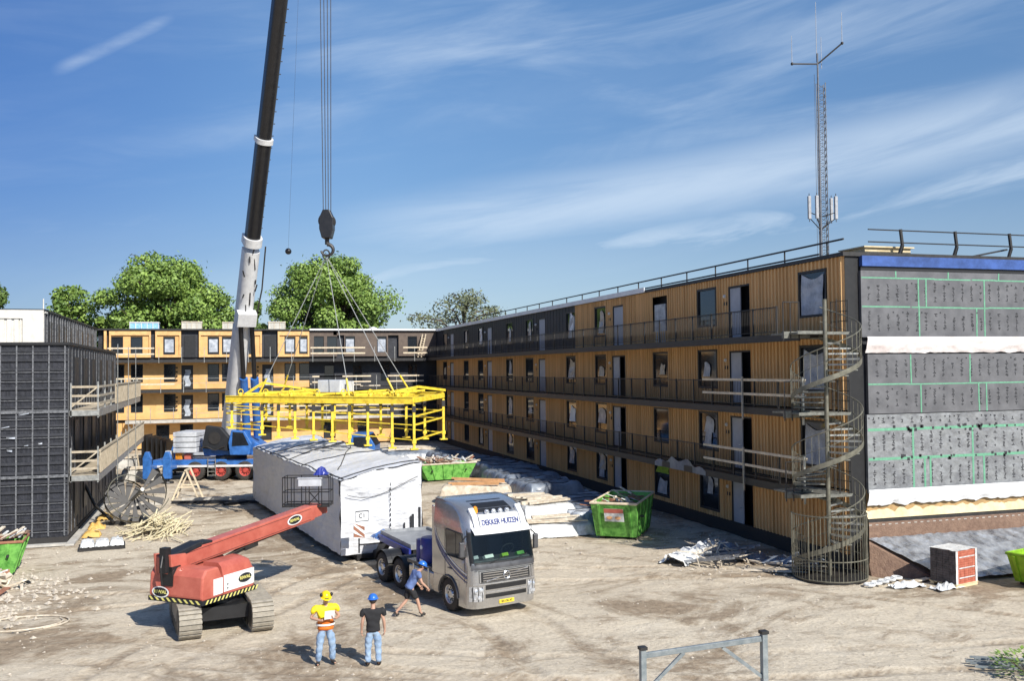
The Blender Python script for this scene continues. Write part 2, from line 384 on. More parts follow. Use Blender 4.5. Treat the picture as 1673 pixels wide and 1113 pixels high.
tot = gm_('MULTIPLY', tot, ramp(nz(.5, 8, .7), (.42,(0,0,0)), (.60,(1,1,1))))
base = mixc(gm_('MULTIPLY', tot, .8), base, (.27,.205,.14))
base = mixc(ramp(nz(.42,8,.65,(1,1.4,1),.3), (.58,(0,0,0)), (.72,(.6,.6,.6))), base, (.70,.63,.51))
lnk(nt, base, b.inputs['Base Color']); b.inputs['Roughness'].default_value = .95; b.inputs['Specular IOR Level'].default_value = .2
hs3 = N.new('ShaderNodeMath'); hs3.operation = 'MULTIPLY_ADD'; lnk(nt, grit, hs3.inputs[0]); hs3.inputs[1].default_value = 1.1; lnk(nt, gm_('MULTIPLY_ADD', med, 1.3) if False else gm_('ADD', gm_('MULTIPLY', med, 1.2), gm_('MULTIPLY', tot, -.35)), hs3.inputs[2])
bp = N.new('ShaderNodeBump'); bp.inputs['Strength'].default_value = .55; bp.inputs['Distance'].default_value = .16; lnk(nt, hs3.outputs[0], bp.inputs['Height']); lnk(nt, bp.outputs[0], b.inputs['Normal'])
def ground_z(x, y):
    z = .045*fbm(x, y, 3, .35, 6) + .02*fbm(x*.6, y*1.4, 8, .8, 3) + .015*fbm(x, y, 5, 2.2, 3) - .015
    for nx_, ny_, o_, h_, p_ in TRK:
        d = x*nx_+y*ny_+.9*math.sin((-x*ny_+y*nx_)*.17+p_)-o_; e = abs(abs(d)-h_)
        if e < .5: z += (-.05*math.exp(-(e/.17)**2)+.025*math.exp(-((e-.32)/.10)**2))*(.35+.65*max(0, min(1, .5+1.5*fbm(x,y,9,.2,2))))
    return z
def steps(a, b, d, outer):
    n = int((b-a)/d); return [-q for q in outer[::-1]] + [a+(b-a)*i/n for i in range(n+1)] + [b+q for q in outer]
xs = [-900,-300,-120,-60,-35] + [-16+.28*i for i in range(18)] + [-11+.13*i for i in range(int(36/.13))] + [25.2+.3*i for i in range(28)] + [40,70,140,320,900]
ys = [-200,-60,-10,5] + [13+.11*i for i in range(200)] + [35.05+.25*i for i in range(145)] + [74,80,95,130,220,500,1500]
mb = MB()
mb.add([(x,y,ground_z(x,y) if -17 < x < 36 and 12 < y < 72 else -.01) for y in ys for x in xs],
       [(j*len(xs)+i, j*len(xs)+i+1, (j+1)*len(xs)+i+1, (j+1)*len(xs)+i) for j in range(len(ys)-1) for i in range(len(xs)-1)])
tag(mb.build('ground', gm, smooth='full', fix=False), kind='structure')

# loose stones and crumbs of rubble lying on the sand
mb = MB()
def stone(x, y, r):
    z = ground_z(x,y) if 12 < y < 72 else 0
    vs = [(x+r*RD.uniform(.6,1.2)*a, y+r*RD.uniform(.6,1.2)*bb, z+r*(cc*.7+.2)) for a,bb,cc in ((1,0,0),(0,1,0),(-1,0,0),(0,-1,0),(.2,.1,1),(0,0,-.8))]
    mb.add(vs, [(0,1,4),(1,2,4),(2,3,4),(3,0,4),(1,0,5),(2,1,5),(3,2,5),(0,3,5)])
for i in range(4200):
    y = 14+44*RD.random()**1.3; x = RD.uniform(-12,27)*(.35+.65*min(1,y/40))
    if fbm(x,y,1,.22,3) < -.05 and RD.random() < .75: continue
    stone(x, y, RD.choice((.015,.02,.02,.025,.03,.035,.055)) * (1 if y < 35 else 1.6))
for i in range(500):
    stone(RD.gauss(-7.3,1.3), RD.gauss(34.5,2.2), RD.uniform(.04,.14))
for i in range(300):
    stone(RD.uniform(16,21), RD.uniform(29,50), RD.uniform(.03,.09))
tag(mb.build('rubble', M['stone'], fix=False), 'scattered small stones and crumbs of rubble on the sandy building site', 'rubble', kind='stuff')
# ------------------------------------------------------------------ windows and doors (prototypes, copied onto every wall)
# local frame: wall lies in the local x-z plane, outward is -y
def window_proto(w, h, tilt=False):
    f = MB(); t = .09
    for a, b in (((-w/2,-.05,0),(-w/2+t,.08,h)), ((w/2-t,-.05,0),(w/2,.08,h)), ((-w/2+t,-.05,0),(w/2-t,.08,t)), ((-w/2+t,-.05,h-t),(w/2-t,.08,h))): f.box(a, b)
    o = f.build('window', M['win_frame'])
    p = MB(); p.box((-w/2+t,.02,t),(w/2-t,.035,h-t)); p.build('pane', M['glass'], o)
    return o
def door_proto(w, h, ajar):
    f = MB(); t = .07
    f.box((-w/2,-.04,0),(-w/2+t,.10,h)); f.box((w/2-t,-.04,0),(w/2,.10,h)); f.box((-w/2+t,-.04,h-t),(w/2-t,.10,h))
    o = f.build('door', M['win_frame'])
    l = MB()
    lw = (w-2*t)*(.50 if ajar else .97)
    # leaf hung on the -x side, its far edge swung inward when ajar
    a = V((-w/2+t, .03, 0)); d = V((lw, 0, 0))
    l.beam(a+V((0,0,h/2-.03)), a+d+V((0,0,h/2-.03)), .045, h-.12)
    lf = l.build('leaf', M['door_leaf'], o)
    k = MB(); e = a + d*.85 + V((0,-.05,1.05)); k.tube(e, e+V((-.14,0,0)), .018, n=6); k.build('handle', M['alu'], o)
    return o
WIN = window_proto(1.8, 1.80); DOOR = door_proto(1.5, 2.3, False); DOORA = door_proto(1.85, 2.3, True)
BWIN = window_proto(1.08, 1.75); BWINW = window_proto(1.2, 1.75)
used = set()
def place(proto, parent, loc, rz, world_parent=True):
    if proto.name not in used and proto.parent is None:
        o = proto; used.add(proto.name); o.parent = parent
    else:
        o = copy_tree(proto, parent)
    off = V(parent.location) if world_parent else V((0,0,0))
    o.location = V(loc)-off; o.rotation_euler = (0,0,rz); return o

# ------------------------------------------------------------------ right-hand block, facade in the plane x = XF
XF, Y0, Y1 = 21.7, 29.3, 97.0
FL = [.12, 2.87, 5.74, 8.60]; ROOF = 11.5
T = thing('apartment_block', 'long four-storey block clad in brown ribbed timber with a grey foil gable', 'building', (28,60,0), world=True)
c = MB(); c.box((XF+.50, Y0+.02, 0), (36, 112, ROOF-.02)); c.build('core_wall', M['membrane'], T)
c = MB(); c.box((XF-.03, Y0, -.1), (XF+.10, Y1, .56)); c.build('plinth', M['plinth'], T)
doors = [36.6, 49.8, 63.2, 76.8, 90.3]
wins = [31.25, 39.5, 44.4, 52.4, 57.4, 66.0, 71.0, 79.6, 84.6, 93.2]
def corr(mb, y0, y1, z0, z1, x=XF, per=.25, dep=.07):
    ys = [y0]; k = math.floor(y0/per)
    pr = []
    while k*per < y1+per:
        for t, d in ((0,0),(.16,0),(.17,1),(.24,1),(.25,0)):
            pr.append((k*per+t, d))
        k += 1
    pts = [(y0,0)] + [(y,d) for y,d in pr if y0 < y < y1] + [(y1,0)]
    vs = [(x-d*dep,y,z0) for y,d in pts] + [(x-d*dep,y,z1) for y,d in pts]; n = len(pts)
    mb.add(vs, [(i,i+1,n+i+1,n+i) for i in range(n-1)])
for k in range(4):
    zb = FL[k] + (.45 if k == 0 else .04); zt = (FL[k+1]-.02 if k < 3 else ROOF-.12)
    mt = MB(); md_ = MB()
    ops = [(y, 1.8, FL[k]+.66, FL[k]+2.46, 'w') for y in wins] + [(y, 1.85 if (y < 60 and k != 3 or y < 40) else 1.5, FL[k]+.06, FL[k]+2.36, 'd') for y in doors]
    if k == 0: ops = [o for o in ops if not (o[0] < 32)]
    ops.sort(); y = Y0
    for (yc, wd, z0, z1, typ) in ops:
        a, b = yc-wd/2, yc+wd/2
        for (p, q, r, s2) in ((y,a,zb,zt), (a,b,zb,z0), (a,b,z1,zt)):
            if q-p < .05 or s2-r < .05: continue
            dark = k == 3 and (p+q)/2 > 55
            corr(md_ if dark else mt, p, q, r, s2, dep=.02 if dark else .07, per=.6 if dark else .25)
        y = b
    corr(md_ if k == 3 else mt, y, Y1, zb, zt)
    mt.build('timber_wall', M['timber'], T, fix=False)
    if md_.v: md_.build('membrane_wall', M['membrane'], T, fix=False)
    for (yc, wd, z0, z1, typ) in ops:
        if typ == 'w':
            if k == 3 and abs(yc-44.4) < .2:
                s_ = MB(); s_.box((XF-.03, yc-.62, FL[3]+.05), (XF+.03, yc+.62, FL[3]+2.05)); tag(s_.build('shutter_panel', M['film'], T), 'pale grey full-height panel in the opening')
                continue
            place(WIN, T, (XF+.01, yc, z0), rad(-90))
        else:
            place(DOORA if yc < 60 and k != 3 or yc < 40 else DOOR, T, (XF+.02, yc, z0), rad(-90))
            l = MB(); l.ball((XF-.08, yc+1.15, FL[k]+1.95), .085, 8, 6); l.build('wall_lamp', M['white_frame'], T)
            l = MB(); l.box((XF-.06, yc+1.05, FL[k]+1.55),(XF-.005, yc+1.25, FL[k]+1.7)); l.build('number_sign', M['dark_steel'], T)
# pale shapes laid on some panes in place of reflections of sunlit things
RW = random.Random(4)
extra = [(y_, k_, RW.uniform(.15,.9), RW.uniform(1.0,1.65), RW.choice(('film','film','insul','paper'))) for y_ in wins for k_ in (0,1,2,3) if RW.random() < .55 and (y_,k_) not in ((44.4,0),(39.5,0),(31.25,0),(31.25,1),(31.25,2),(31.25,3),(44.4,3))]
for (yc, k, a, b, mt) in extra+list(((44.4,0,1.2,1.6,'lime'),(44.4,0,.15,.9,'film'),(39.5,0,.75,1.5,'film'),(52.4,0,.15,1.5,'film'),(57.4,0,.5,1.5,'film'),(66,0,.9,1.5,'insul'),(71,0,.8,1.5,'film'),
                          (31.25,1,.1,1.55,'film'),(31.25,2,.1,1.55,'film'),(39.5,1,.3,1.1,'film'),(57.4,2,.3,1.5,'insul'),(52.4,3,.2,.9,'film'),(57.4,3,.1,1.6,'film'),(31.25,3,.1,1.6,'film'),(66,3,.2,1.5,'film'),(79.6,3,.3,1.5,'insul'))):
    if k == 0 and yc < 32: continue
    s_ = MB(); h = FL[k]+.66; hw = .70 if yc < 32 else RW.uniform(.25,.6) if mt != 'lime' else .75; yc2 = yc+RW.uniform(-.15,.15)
    s_.grid(6, 8, lambda u,v: (XF-.012+.008*math.sin(v*9+u*5+yc), yc2-hw+2*hw*u*(1-(.25*v if yc > 32 else 0))+.03*math.sin(v*5+yc), h+a+(b-a)*v*(1-.10*math.sin(u*4+yc)))); s_.build('pane_reflection', M[mt], T)
# galleries
for k in (1,2,3):
    zt = FL[k]
    d = MB(); d.box((20.47, 30.3, zt-.05), (XF-.05, Y1, zt)); d.build('gallery_deck', M['dark_steel'], T)
    d = MB(); d.box((20.42, 30.3, zt-.26), (20.47, Y1, zt+.02))
    for i in range(20): d.box((20.47, 30.4+i*3.4, zt-.20), (XF-.05, 30.5+i*3.4, zt-.05))
    d.build('gallery_beam', M['dark_steel'], T)
    r = MB(); xr = 20.52; y_s = 31.9
    r.box((xr-.02, y_s, zt+1.06), (xr+.02, Y1-1, zt+1.10)); r.box((xr-.012, y_s, zt+.12), (xr+.012, Y1-1, zt+.15))
    i = 0; y = y_s
    while y < Y1-1:
        r.box((xr-.007, y-.007, zt+.15), (xr+.007, y+.007, zt+1.06)); y += .125 if y < 60 else .2
    y = y_s
    while y < Y1-1:
        r.box((xr-.03, y-.03, zt), (xr+.03, y+.03, zt+1.12)); y += 1.7
    r.build('gallery_railing', M['dark_steel'], T)
for k in (1,2):      # pale temporary rails and bright posts near the stair
    zt = FL[k]; r = MB()
    for z in (.55, 1.12): r = MB(); r.box((20.36, 29.9, zt+z-.05), (20.40, 37.6, zt+z+.05)); r.build('timber_guard_rail', M['rail_wood'], T)
    for y in (30.0, 34.2): r = MB(); r.box((20.30, y-.03, zt-.5), (20.36, y+.03, zt+1.25)); r.build('guard_post', M['galv'], T)
s_ = MB(); s_.grid(20, 5, lambda u,v: (20.40-.05*math.sin(u*14), 37.5+5*u, FL[1]-.25+.5*v*(.35+.65*math.sin(u*3.14))+.1*math.sin(u*22)*v)); tag(s_.build('hanging_film', M['plastic_blue'], T), 'crumpled clear plastic hanging on the gallery edge')
# roof
r = MB(); r.box((XF-.12, Y0-.1, ROOF-.12), (36, 112, ROOF+.03)); r.build('roof', M['dark_steel'], T)
r = MB(); r.box((XF-.16, 46, ROOF-.10), (XF-.12, Y1+2, ROOF+.16)); tag(r.build('parapet_foil', M['white_sheet'], T), 'white foil edge along the parapet')
r = MB()
for z in (.62, .22): r.tube((22.2, 30.0 if z > .5 else 31.5, ROOF+z), (22.2, 95, ROOF+z), .038, n=6)
for i in range(23): r.tube((22.2, 31.0+2.85*i, ROOF), (22.2, 31.0+2.85*i, ROOF+.64), .036, n=6)
r.build('roof_railing', M['dark_steel'], T)
r = MB()
for z in (1.05, .58): r.tube((23.45, 30.2, ROOF+z), (36, 30.2, ROOF+z), .025, n=6)
for x in (25.0, 27.55, 30.2, 32.8):
    r.beam((x, 30.2, ROOF+.45), (x-.08, 30.2, ROOF+1.1), .09); r.beam((x, 30.2, ROOF+.55), (x-.30, 30.1, ROOF), .08); r.beam((x+.02, 30.2, ROOF+.5), (x+.10, 30.5, ROOF), .08)
r.tube((28.2, 30.8, ROOF+.1), (30.3, 30.5, ROOF+.5), .035, n=6)
r.build('roof_railing', M['dark_steel'], T)
r = MB(); r.box((23.6, 30.6, ROOF+.03), (25.7, 32.0, ROOF+.42)); r.box((23.5, 30.5, ROOF+.42), (25.8, 32.1, ROOF+.47)); tag(r.build('roof_hatch', M['raw_wood'], T), 'pale timber upstand on the roof corner')
# gable facing the camera
GY = Y0
g = MB(); g.box((XF, GY-.02, .3), (22.4, GY, ROOF-.15)); g.build('gable_membrane', M['black'], T)
g = MB(); g.box((22.32, GY-.20, 11.02), (36, GY, ROOF-.1)); g.build('blue_fascia', M['blue_band'], T)
def board(x0, z0, z1, m, name, thick=.15):
    q = MB(); q.box((x0, GY-thick, z0), (36, GY-.02, z1)); q.build(name, M[m], T)
board(22.28, 8.42, 10.86, 'foil_board', 'insulation_board'); board(22.5, 5.63, 7.80, 'foil_board', 'insulation_board'); board(22.42, 2.75, 5.60, 'foil_veil', 'veiled_insulation_board')
q = MB(); q.box((22.3, GY-.13, 10.86), (36, GY-.02, 11.02)); q.build('shadow_gap', M['black'], T)
gt = MB(); zg = GY-.155
def hstrip(z, x0=22.3):
    x = x0
    while x < 36:
        xe = min(36, x+RD.uniform(1.0,2.6)); a = RD.uniform(-.014,.014); gt.box((x, zg+RD.uniform(0,.002), z+a-.022-RD.uniform(0,.008)), (xe, zg+.008, z+a+.022+RD.uniform(0,.008))); x = xe+(.0 if RD.random() < .8 else .06)
def vstrip(x, z0, z1, w=.028):
    zm = z0+(z1-z0)*RD.uniform(.3,.7); a = RD.uniform(-.015,.015); gt.box((x-w, zg-.003, z0), (x+w, zg+.004, zm)); gt.box((x+a-w, zg-.0034, zm-.03), (x+a+w, zg+.0036, z1))
for z in (10.59, 9.53, 6.70): hstrip(z, 22.3 if z > 8 else 22.5)
for x in (24.8, 27.8, 30.8, 33.8): vstrip(x, 8.42, 10.59)
for x in (25.13, 31.1): vstrip(x, 9.53, 10.59)
for x in (27.42, 33.4): vstrip(x, 8.42, 9.53)
for x in (23.8, 26.15, 28.5, 31, 33.4): vstrip(x, 10.59, 10.86)
for x in (24.38, 27.05, 30.4): vstrip(x, 6.70, 7.78)
for x in (24.8, 27.45, 27.8, 31.2): vstrip(x, 5.63, 6.70)
gt.build('green_tape', M['green_tape'], T)
gd = MB()
def dots(x0, x1, z, n):
    for i in range(n):
        x = RD.uniform(x0,x1); zz = z+RD.uniform(-.1,.1); a = RD.uniform(.03,.06)
        gd.box((x-a, zg-.006, zz-a), (x+a, zg+.004, zz+a))
hs_ = MB()
for z in (5.05, 3.98):
    hs_.box((22.45, zg+.001, z-.05), (36, zg+.009, z+.05)); dots(22.5, 35, z, 46)
for x in (24.4, 24.9, 25.15, 27.1, 27.6, 30.4):
    hs_.box((x-.04, zg-.002, 2.8), (x+.04, zg+.005, 3.98) if x not in (24.4, 27.1, 30.4) else (x+.04, zg+.005, 5.0)); 
hs_.build('green_tape', M['green_tape'], T); gd.build('fixing_dots', M['print'], T)
pm = MB()    # the printed marks: columns of small dark lettering on each board
for (z0, z1, xs_, xe) in ((9.62,10.50,22.6,36), (8.52,9.42,22.6,36), (6.80,7.72,22.9,36), (5.72,6.60,22.9,36), (4.12,4.98,22.7,36), (2.88,3.90,22.7,36), (5.12,5.55,22.7,36)):
    x = xs_
    while x < xe:
        z = z0+.12 + RD.uniform(0,.06)
        while z < z1-.14:
            h = RD.uniform(.075,.12); dx = RD.uniform(-.008,.008); wd = RD.uniform(.05,.075)
            pm.box((x+dx-.018, zg+.002, z), (x+dx+.018, zg+.0075, z+h))
            for t_ in range(RD.choice((1,2,2,3))):
                zz = z+h*RD.choice((.08,.5,.9)); sd_ = RD.choice((-1,1,0)); pm.box((x+dx-(wd if sd_ <= 0 else 0)-.001, zg+.0025, zz-.014), (x+dx+(wd if sd_ >= 0 else 0)+.001, zg+.0072, zz+.014))
            z += h+RD.uniform(.02,.045) + (.13 if RD.random() < .15 else 0)
        for _ in range(1):
            if RD.random() < .3:
                a = .025; pm.box((x-.2-a, zg-.004, z1-.08-a), (x-.2+a, zg+.007, z1-.08+a))
        x += .42
pm.build('printed_marks', M['print'], T)
def sheet(x0, x1, z0, z1, out, m, name, f=0, rag=.04):
    q = MB()
    q.grid(110, 8, lambda u,v: (x0+(x1-x0)*u, GY-.16-out*math.sin(v*math.pi*.55) - .05*fbm(u*60, v*3, f, 1, 3), z0+(z1-z0)*v + (rag*fbm(u*30, 2, f, 1, 4) if v < .2 else 0)))
    return q.build(name, M[m], T, smooth='full', fix=False)
sheet(22.4, 36, 7.85, 8.44, .14, 'pink_sheet', 'loose_membrane_strip', 1); sheet(22.35, 36, 2.32, 2.90, .12, 'white_sheet', 'loose_foil_strip', 5, .10)
q = MB(); q.box((22.4, GY-.05, 1.86), (36, GY, 2.9)); q.build('timber_sole', M['dark_tan'], T)
q = MB(); q.grid(120, 6, lambda u,v: (22.35+13.6*u, GY-.06-.10*(1-v), 1.84+v*(.30+.13*fbm(u*40,1,2,1,4))))
q.build('mineral_wool', M['raw_wood'], T, fix=False)
q = MB(); q.box((22.3, GY-.12, 1.70), (36, GY, 1.86)); q.build('sill_plate', M['dark_steel'], T)
q = MB(); q.box((22.3, GY-.16, -.1), (36, GY, 1.70)); q.build('brick_base', M['soil'], T)
q = MB()
for i in range(48): q.box((22.4+i*.28, GY-.165, 1.60), (22.52+i*.28, GY-.155, 1.63))
q.build('vent_slots', M['pale_concrete'], T)

# earth bank against the gable, with a silver foil laid down its slope
eb = MB(); vs = [(22.0,28.9,1.12),(37,28.9,1.12),(37,26.6,-.05),(23.55,26.9,-.05),(21.9,28.4,-.05),(21.9,29.13,-.05),(37,29.13,-.05),(22.0,29.13,1.12),(37,29.13,1.12)]
eb.add(vs, [(0,1,2,3),(0,3,4),(0,4,5,7),(0,7,8,1)]); tag(eb.build('earth_bank', M['soil'], fix=False), kind='structure')
fo = MB()
def foil(u, v):
    a = V((22.15,28.88,1.15)).lerp(V((36.5,28.88,1.15)), u); b_ = V((23.7,26.72,.03)).lerp(V((36.5,26.45,.03)), u)
    p = a.lerp(b_, v); n = .05*fbm(u*30, v*5, 4, 1, 4) + .03*math.sin(u*55+v*4)*v
    return (p.x, p.y-n*.4, p.z+.05+abs(n))
fo.grid(120, 14, foil); tag(fo.build('foil_sheet', M['silver_foil'], smooth='full', fix=False), 'silver foil sheet laid down the earth bank below the grey gable', 'foil sheet')

# ------------------------------------------------------------------ spiral stair at the corner
SX, SY, SRD = 20.40, 28.7, 1.18
T = thing('spiral_staircase', 'tall galvanised spiral staircase standing at the corner of the timber-clad block', 'staircase', (SX,SY,0))
p = MB(); p.tube((0,0,0), (0,0,9.75), .075, n=12); p.build('centre_pole', M['stair_steel'], T, smooth=True)
NT = 15; TOT = NT*3; H3 = FL[3]
def hel(i, r, dz=0):   # i steps up from the ground, counter-clockwise from the gallery side
    a = rad(80) + 2*math.pi*i/NT; return V((r*math.cos(a), r*math.sin(a), H3*i/TOT+dz))
tr = MB()
for i in range(1, TOT):
    if i % NT == 0: continue
    a = hel(i-.05, .08); b = hel(i-.05, SRD); c_ = hel(i+1.05, SRD); d = hel(i+1.05, .08)
    z = H3*i/TOT
    for q in (a,b,c_,d): q.z = z
    tr.add([a,b,c_,d]+[q+V((0,0,-.04)) for q in (a,b,c_,d)], [(0,1,2,3),(7,6,5,4),(0,4,5,1),(1,5,6,2),(2,6,7,3),(3,7,4,0)])
tr.build('treads', M['tread'], T)
tn_ = MB()
for i in range(1, TOT):
    if i % NT == 0: continue
    a, b = hel(i-.05, .10), hel(i-.05, SRD-.02); a.z = b.z = H3*i/TOT-.02; tn_.beam(a, b, .035, .06)
tn_.build('nosings', M['galv'], T)
for k in range(3):
    st = MB(); n = 90
    i0, i1 = k*NT+.7, (k+1)*NT-.6
    pts = [i0+(i1-i0)*j/n for j in range(n+1)]
    vs = [hel(i, SRD+.01, .05) for i in pts] + [hel(i, SRD+.01, -.13) for i in pts]
    vs += [hel(i, SRD+.03, .05) for i in pts] + [hel(i, SRD+.03, -.13) for i in pts]
    m_ = n+1
    st.add(vs, [f for j in range(n) for f in ((j,j+1,m_+j+1,m_+j),(2*m_+j,3*m_+j,3*m_+j+1,2*m_+j+1),(j,2*m_+j,2*m_+j+1,j+1),(m_+j,m_+j+1,3*m_+j+1,3*m_+j))])
    st.build('outer_stringer', M['stair_steel'], T, smooth=True)
for k in range(3):
    hr = MB(); bl = MB()
    i0, i1 = k*NT+.9, (k+1)*NT-.7
    hr.path([hel(i0+(i1-i0)*j/60, SRD+.02, 1.08) for j in range(61)], .022, 6)
    hr.path([hel(i0+(i1-i0)*j/60, SRD+.02, .55) for j in range(61)], .010, 5)
    j = i0
    while j < i1:
        bl.tube(hel(j, SRD+.02, .02), hel(j, SRD+.02, 1.08), .010, n=5); j += .5
    hr.build('handrail', M['stair_steel'], T, smooth=True); bl.build('balusters', M['stair_steel'], T)
for k in (1,2,3):
    ld = MB(); z = FL[k]; ld.box((-.85,.15,z-.06), (.95,2.1,z)); ld.box((-1.12,.9,z-.20),(.0,.98,z+.04)); ld.box((-1.1,.02,z-.08),(0,.08,z+.03)); ld.box((0,-.05,z-.10),(.98,.02,z))
    ld.build('landing', M['tread'], T)
for k in (1,2,3):
    lr = MB(); z = FL[k]
    for q in ((.98,.02),(.98,1.0),(.5,.02)): lr.tube((q[0],q[1],z), (q[0],q[1],z+1.15), .022, n=6)
    for zz in (.4,.75,1.12): lr.tube((.98,.02,z+zz),(.98,1.0,z+zz),.014,n=5)
    for j in range(6): lr.tube((.98,.1+.16*j,z),(.98,.1+.16*j,z+1.1),.008,n=5)
    lr.build('landing_railing', M['dark_steel'], T); lr = MB()
    for q in (-1.1,-.8,-.45): lr.tube((q,.9,z-.3),(q,.9,z+1.1),.025,n=6)
    lr.tube((-1.1,.9,z+1.1),(-.45,.9,z+1.1),.02,n=6)
    lr.build('landing_railing', M['dark_steel'], T)
cg = MB(); RC = SRD+.08
for j in range(40):
    a = rad(150) + rad(255)*j/39
    cg.tube((RC*math.cos(a), RC*math.sin(a), .06), (RC*math.cos(a), RC*math.sin(a), 2.25), .02 if j % 8 == 0 else .011, n=5)
for z in (.08, .75, 2.25): cg.path([(RC*math.cos(rad(150+255*j/48)), RC*math.sin(rad(150+255*j/48)), z) for j in range(49)], .022, 6)
cg.build('safety_cage', M['stair_steel'], T)
gp = MB()
n = 26; vs = []
for s2 in (0, .02):
    for j in range(n+1):
        t = -math.pi/2 + math.pi*j/n; a = rad(-5) - rad(38)*math.cos(t)
        z = 1.25+.95*math.sin(t)
        for aa in (a, rad(-2)): vs.append(((RC+.04+s2)*math.cos(aa), (RC+.04+s2)*math.sin(aa), z))
q = 2*(n+1)
gp.add(vs, [f for j in range(n) for f in ((2*j,2*j+1,2*j+3,2*j+2),(q+2*j+2,q+2*j+3,q+2*j+1,q+2*j))]); gp.build('curved_guard_plate', M['stair_steel'], T, smooth=True)
bf = MB(); bf.lathe([(0.1,.0),(RC,.0),(RC,.07),(.1,.07)], (0,0,.01), 2, 32); bf.build('base_plate', M['dark_steel'], T)

# ------------------------------------------------------------------ radio mast behind the block
T = thing('radio_mast', 'slim grey lattice radio mast with antennas rising behind the timber-clad block', 'mast', (42.4,59.9,0))
p = MB(); p.tube((0,0,0),(0,0,30.6),.13,.06,n=10); p.build('pole', M['mast'], T, smooth=True)
l = MB(); ms = [V((.75,.1,0)), V((.28,.55,0)), V((.95,.6,0))]
for m_ in ms: l.tube(m_, m_+V((-.05,0,28.5)), .035, n=5)
z = 0; i = 0
while z < 28.4:
    for a in range(3):
        p0, p1 = ms[a], ms[(a+1)%3]
        l.tube(p0+V((0,0,z)), p1+V((0,0,z+.5)), .02, n=4); l.tube(p0+V((0,0,z)), p1+V((0,0,z)), .014, n=4)
    z += .5
l.build('lattice', M['mast'], T)
l = MB(); l.tube((.3,0,0),(.3,0,26),.012,n=4); l.tube((-.35,0,0),(-.3,0,29),.018,n=4); l.build('cables', M['mast'], T)
for (e, h) in ((( -2.05,.2,29.7),2.1),((1.5,-.9,31.2),2.3),((.0,.1,30.0),4.5),((.55,.3,29.6),2.4)):
    a = MB()
    if abs(e[0]) > 1: a.tube((0,0,29.8), e, .06, n=6); a.ball(e, .12, 6, 5)
    if abs(e[0]) > 1: a.build('antenna_arm', M['dark_steel'], T)
    a = MB(); a.tube(e, (e[0],e[1],e[2]+h), .028, .018, n=5); a.build('whip_antenna', M['antenna_white'], T)
for (x, y) in ((-.95,.0),(1.05,-.4),(1.2,.35),(-.55,-.35)):
    a = MB(); a.box((x-.12,y-.08,18.2),(x+.12,y+.08,19.9)); o = a.build('panel_antenna', M['antenna_white'], T, bevel=.03)
    a = MB(); a.tube((0,0,18.4),(x,y,18.7),.035,n=5); a.tube((0,0,17.4),(x,y,18.3),.035,n=5); a.tube((x,y,18.0),(x,y,20.1),.03,n=5); a.build('bracket', M['dark_steel'], o)
# ------------------------------------------------------------------ rear block, facade in the plane y = YB
YB = 97.0
def bx(px): return -10.45 + (px-170)*.0568
T = thing('apartment_block', 'four-storey rear block with orange timber panels and black windows across the end of the yard', 'building', (5,102,0), world=True)
c = MB(); c.box((-11, YB+.35, 0), (XF+.4, 112, ROOF-.05)); c.build('core_wall', M['membrane'], T)
c = MB(); c.box((-11.1, YB-.25, ROOF-.05), (XF-.2, 112, ROOF+.10)); c.build('roof', M['dark_steel'], T)
c = MB(); c.box((8.6, YB-.30, ROOF-.02), (XF-.2, YB-.25, ROOF+.14)); tag(c.build('roof_edge_foil', M['white_sheet'], T), 'white foil on the roof edge')
def panel_row(mb, x0, x1, z0, z1, ops, y=YB):
    xs_ = x0
    for (a, b, p, q) in sorted(ops):
        if b < x0 or a > x1: continue
        for (u, v, r, s2) in ((xs_,a,z0,z1),(a,b,z0,p),(a,b,q,z1)):
            if v-u > .03 and s2-r > .03: mb.box((u, y, r), (v, y+.3, s2))
        xs_ = b
    if x1-xs_ > .03: mb.box((xs_, y, z0), (x1, y+.3, z1))
# top storey: orange framed boxes with dark recesses between
z0, z1 = 8.85, ROOF-.10
topw = [190,220.5,272,343.5,367,403,472,497]
recess = [(243,250),(291,320),(378,392),(424,451)]
px0 = [178,250,320,392,451]; px1 = [243,291,378,424,505]
for a, b in zip(px0, px1):
    wall = MB(); trim = MB(); xa, xb = bx(a), bx(b)
    ws = [(bx(p)-.54, bx(p)+.54, 9.1, 10.85) for p in topw if a-5 < p < b+5]
    ws = [(max(xa,u), min(xb,v), r, s2) for u,v,r,s2 in ws]
    panel_row(wall, xa, xb, z0, z1, ws)
    trim.box((xa, YB-.14, z1-.42), (xb, YB, z1)); trim.box((xa, YB-.14, z0), (xa+.16, YB, z1-.42)); trim.box((xb-.16, YB-.14, z0), (xb, YB, z1-.42)); trim.box((xa+.16, YB-.14, z0), (xb-.16, YB, z0+.2))
    wall.build('timber_panel', M['osb'], T); trim.build('box_frame', M['osb_trim'], T)
for p in topw:
    place(BWIN, T, (bx(p), YB+.10, 9.1), 0)
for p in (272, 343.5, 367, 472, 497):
    s_ = MB(); s_.box((bx(p)-.40, YB+.105, 9.35), (bx(p)+.40, YB+.112, 10.6)); s_.build('pane_reflection', M['film'], T)  # pale rectangle standing in for the reflection in the pane
for a, b in recess:
    s_ = MB(); s_.box((bx(a), YB+.20, z0), (bx(b), YB+.34, z1)); s_.build('recess_wall', M['membrane'], T)
    if b-a > 12:
        d = MB(); xm = (bx(a)+bx(b))/2; d.box((xm-.5, YB+.12, z0), (xm+.5, YB+.19, 10.95)); d.build('recess_door', M['win_frame'], T)
s_ = MB(); s_.box((bx(170), YB-.16, 8.6), (bx(174), YB+.3, ROOF-.05)); s_.build('corner_post', M['osb_trim'], T)
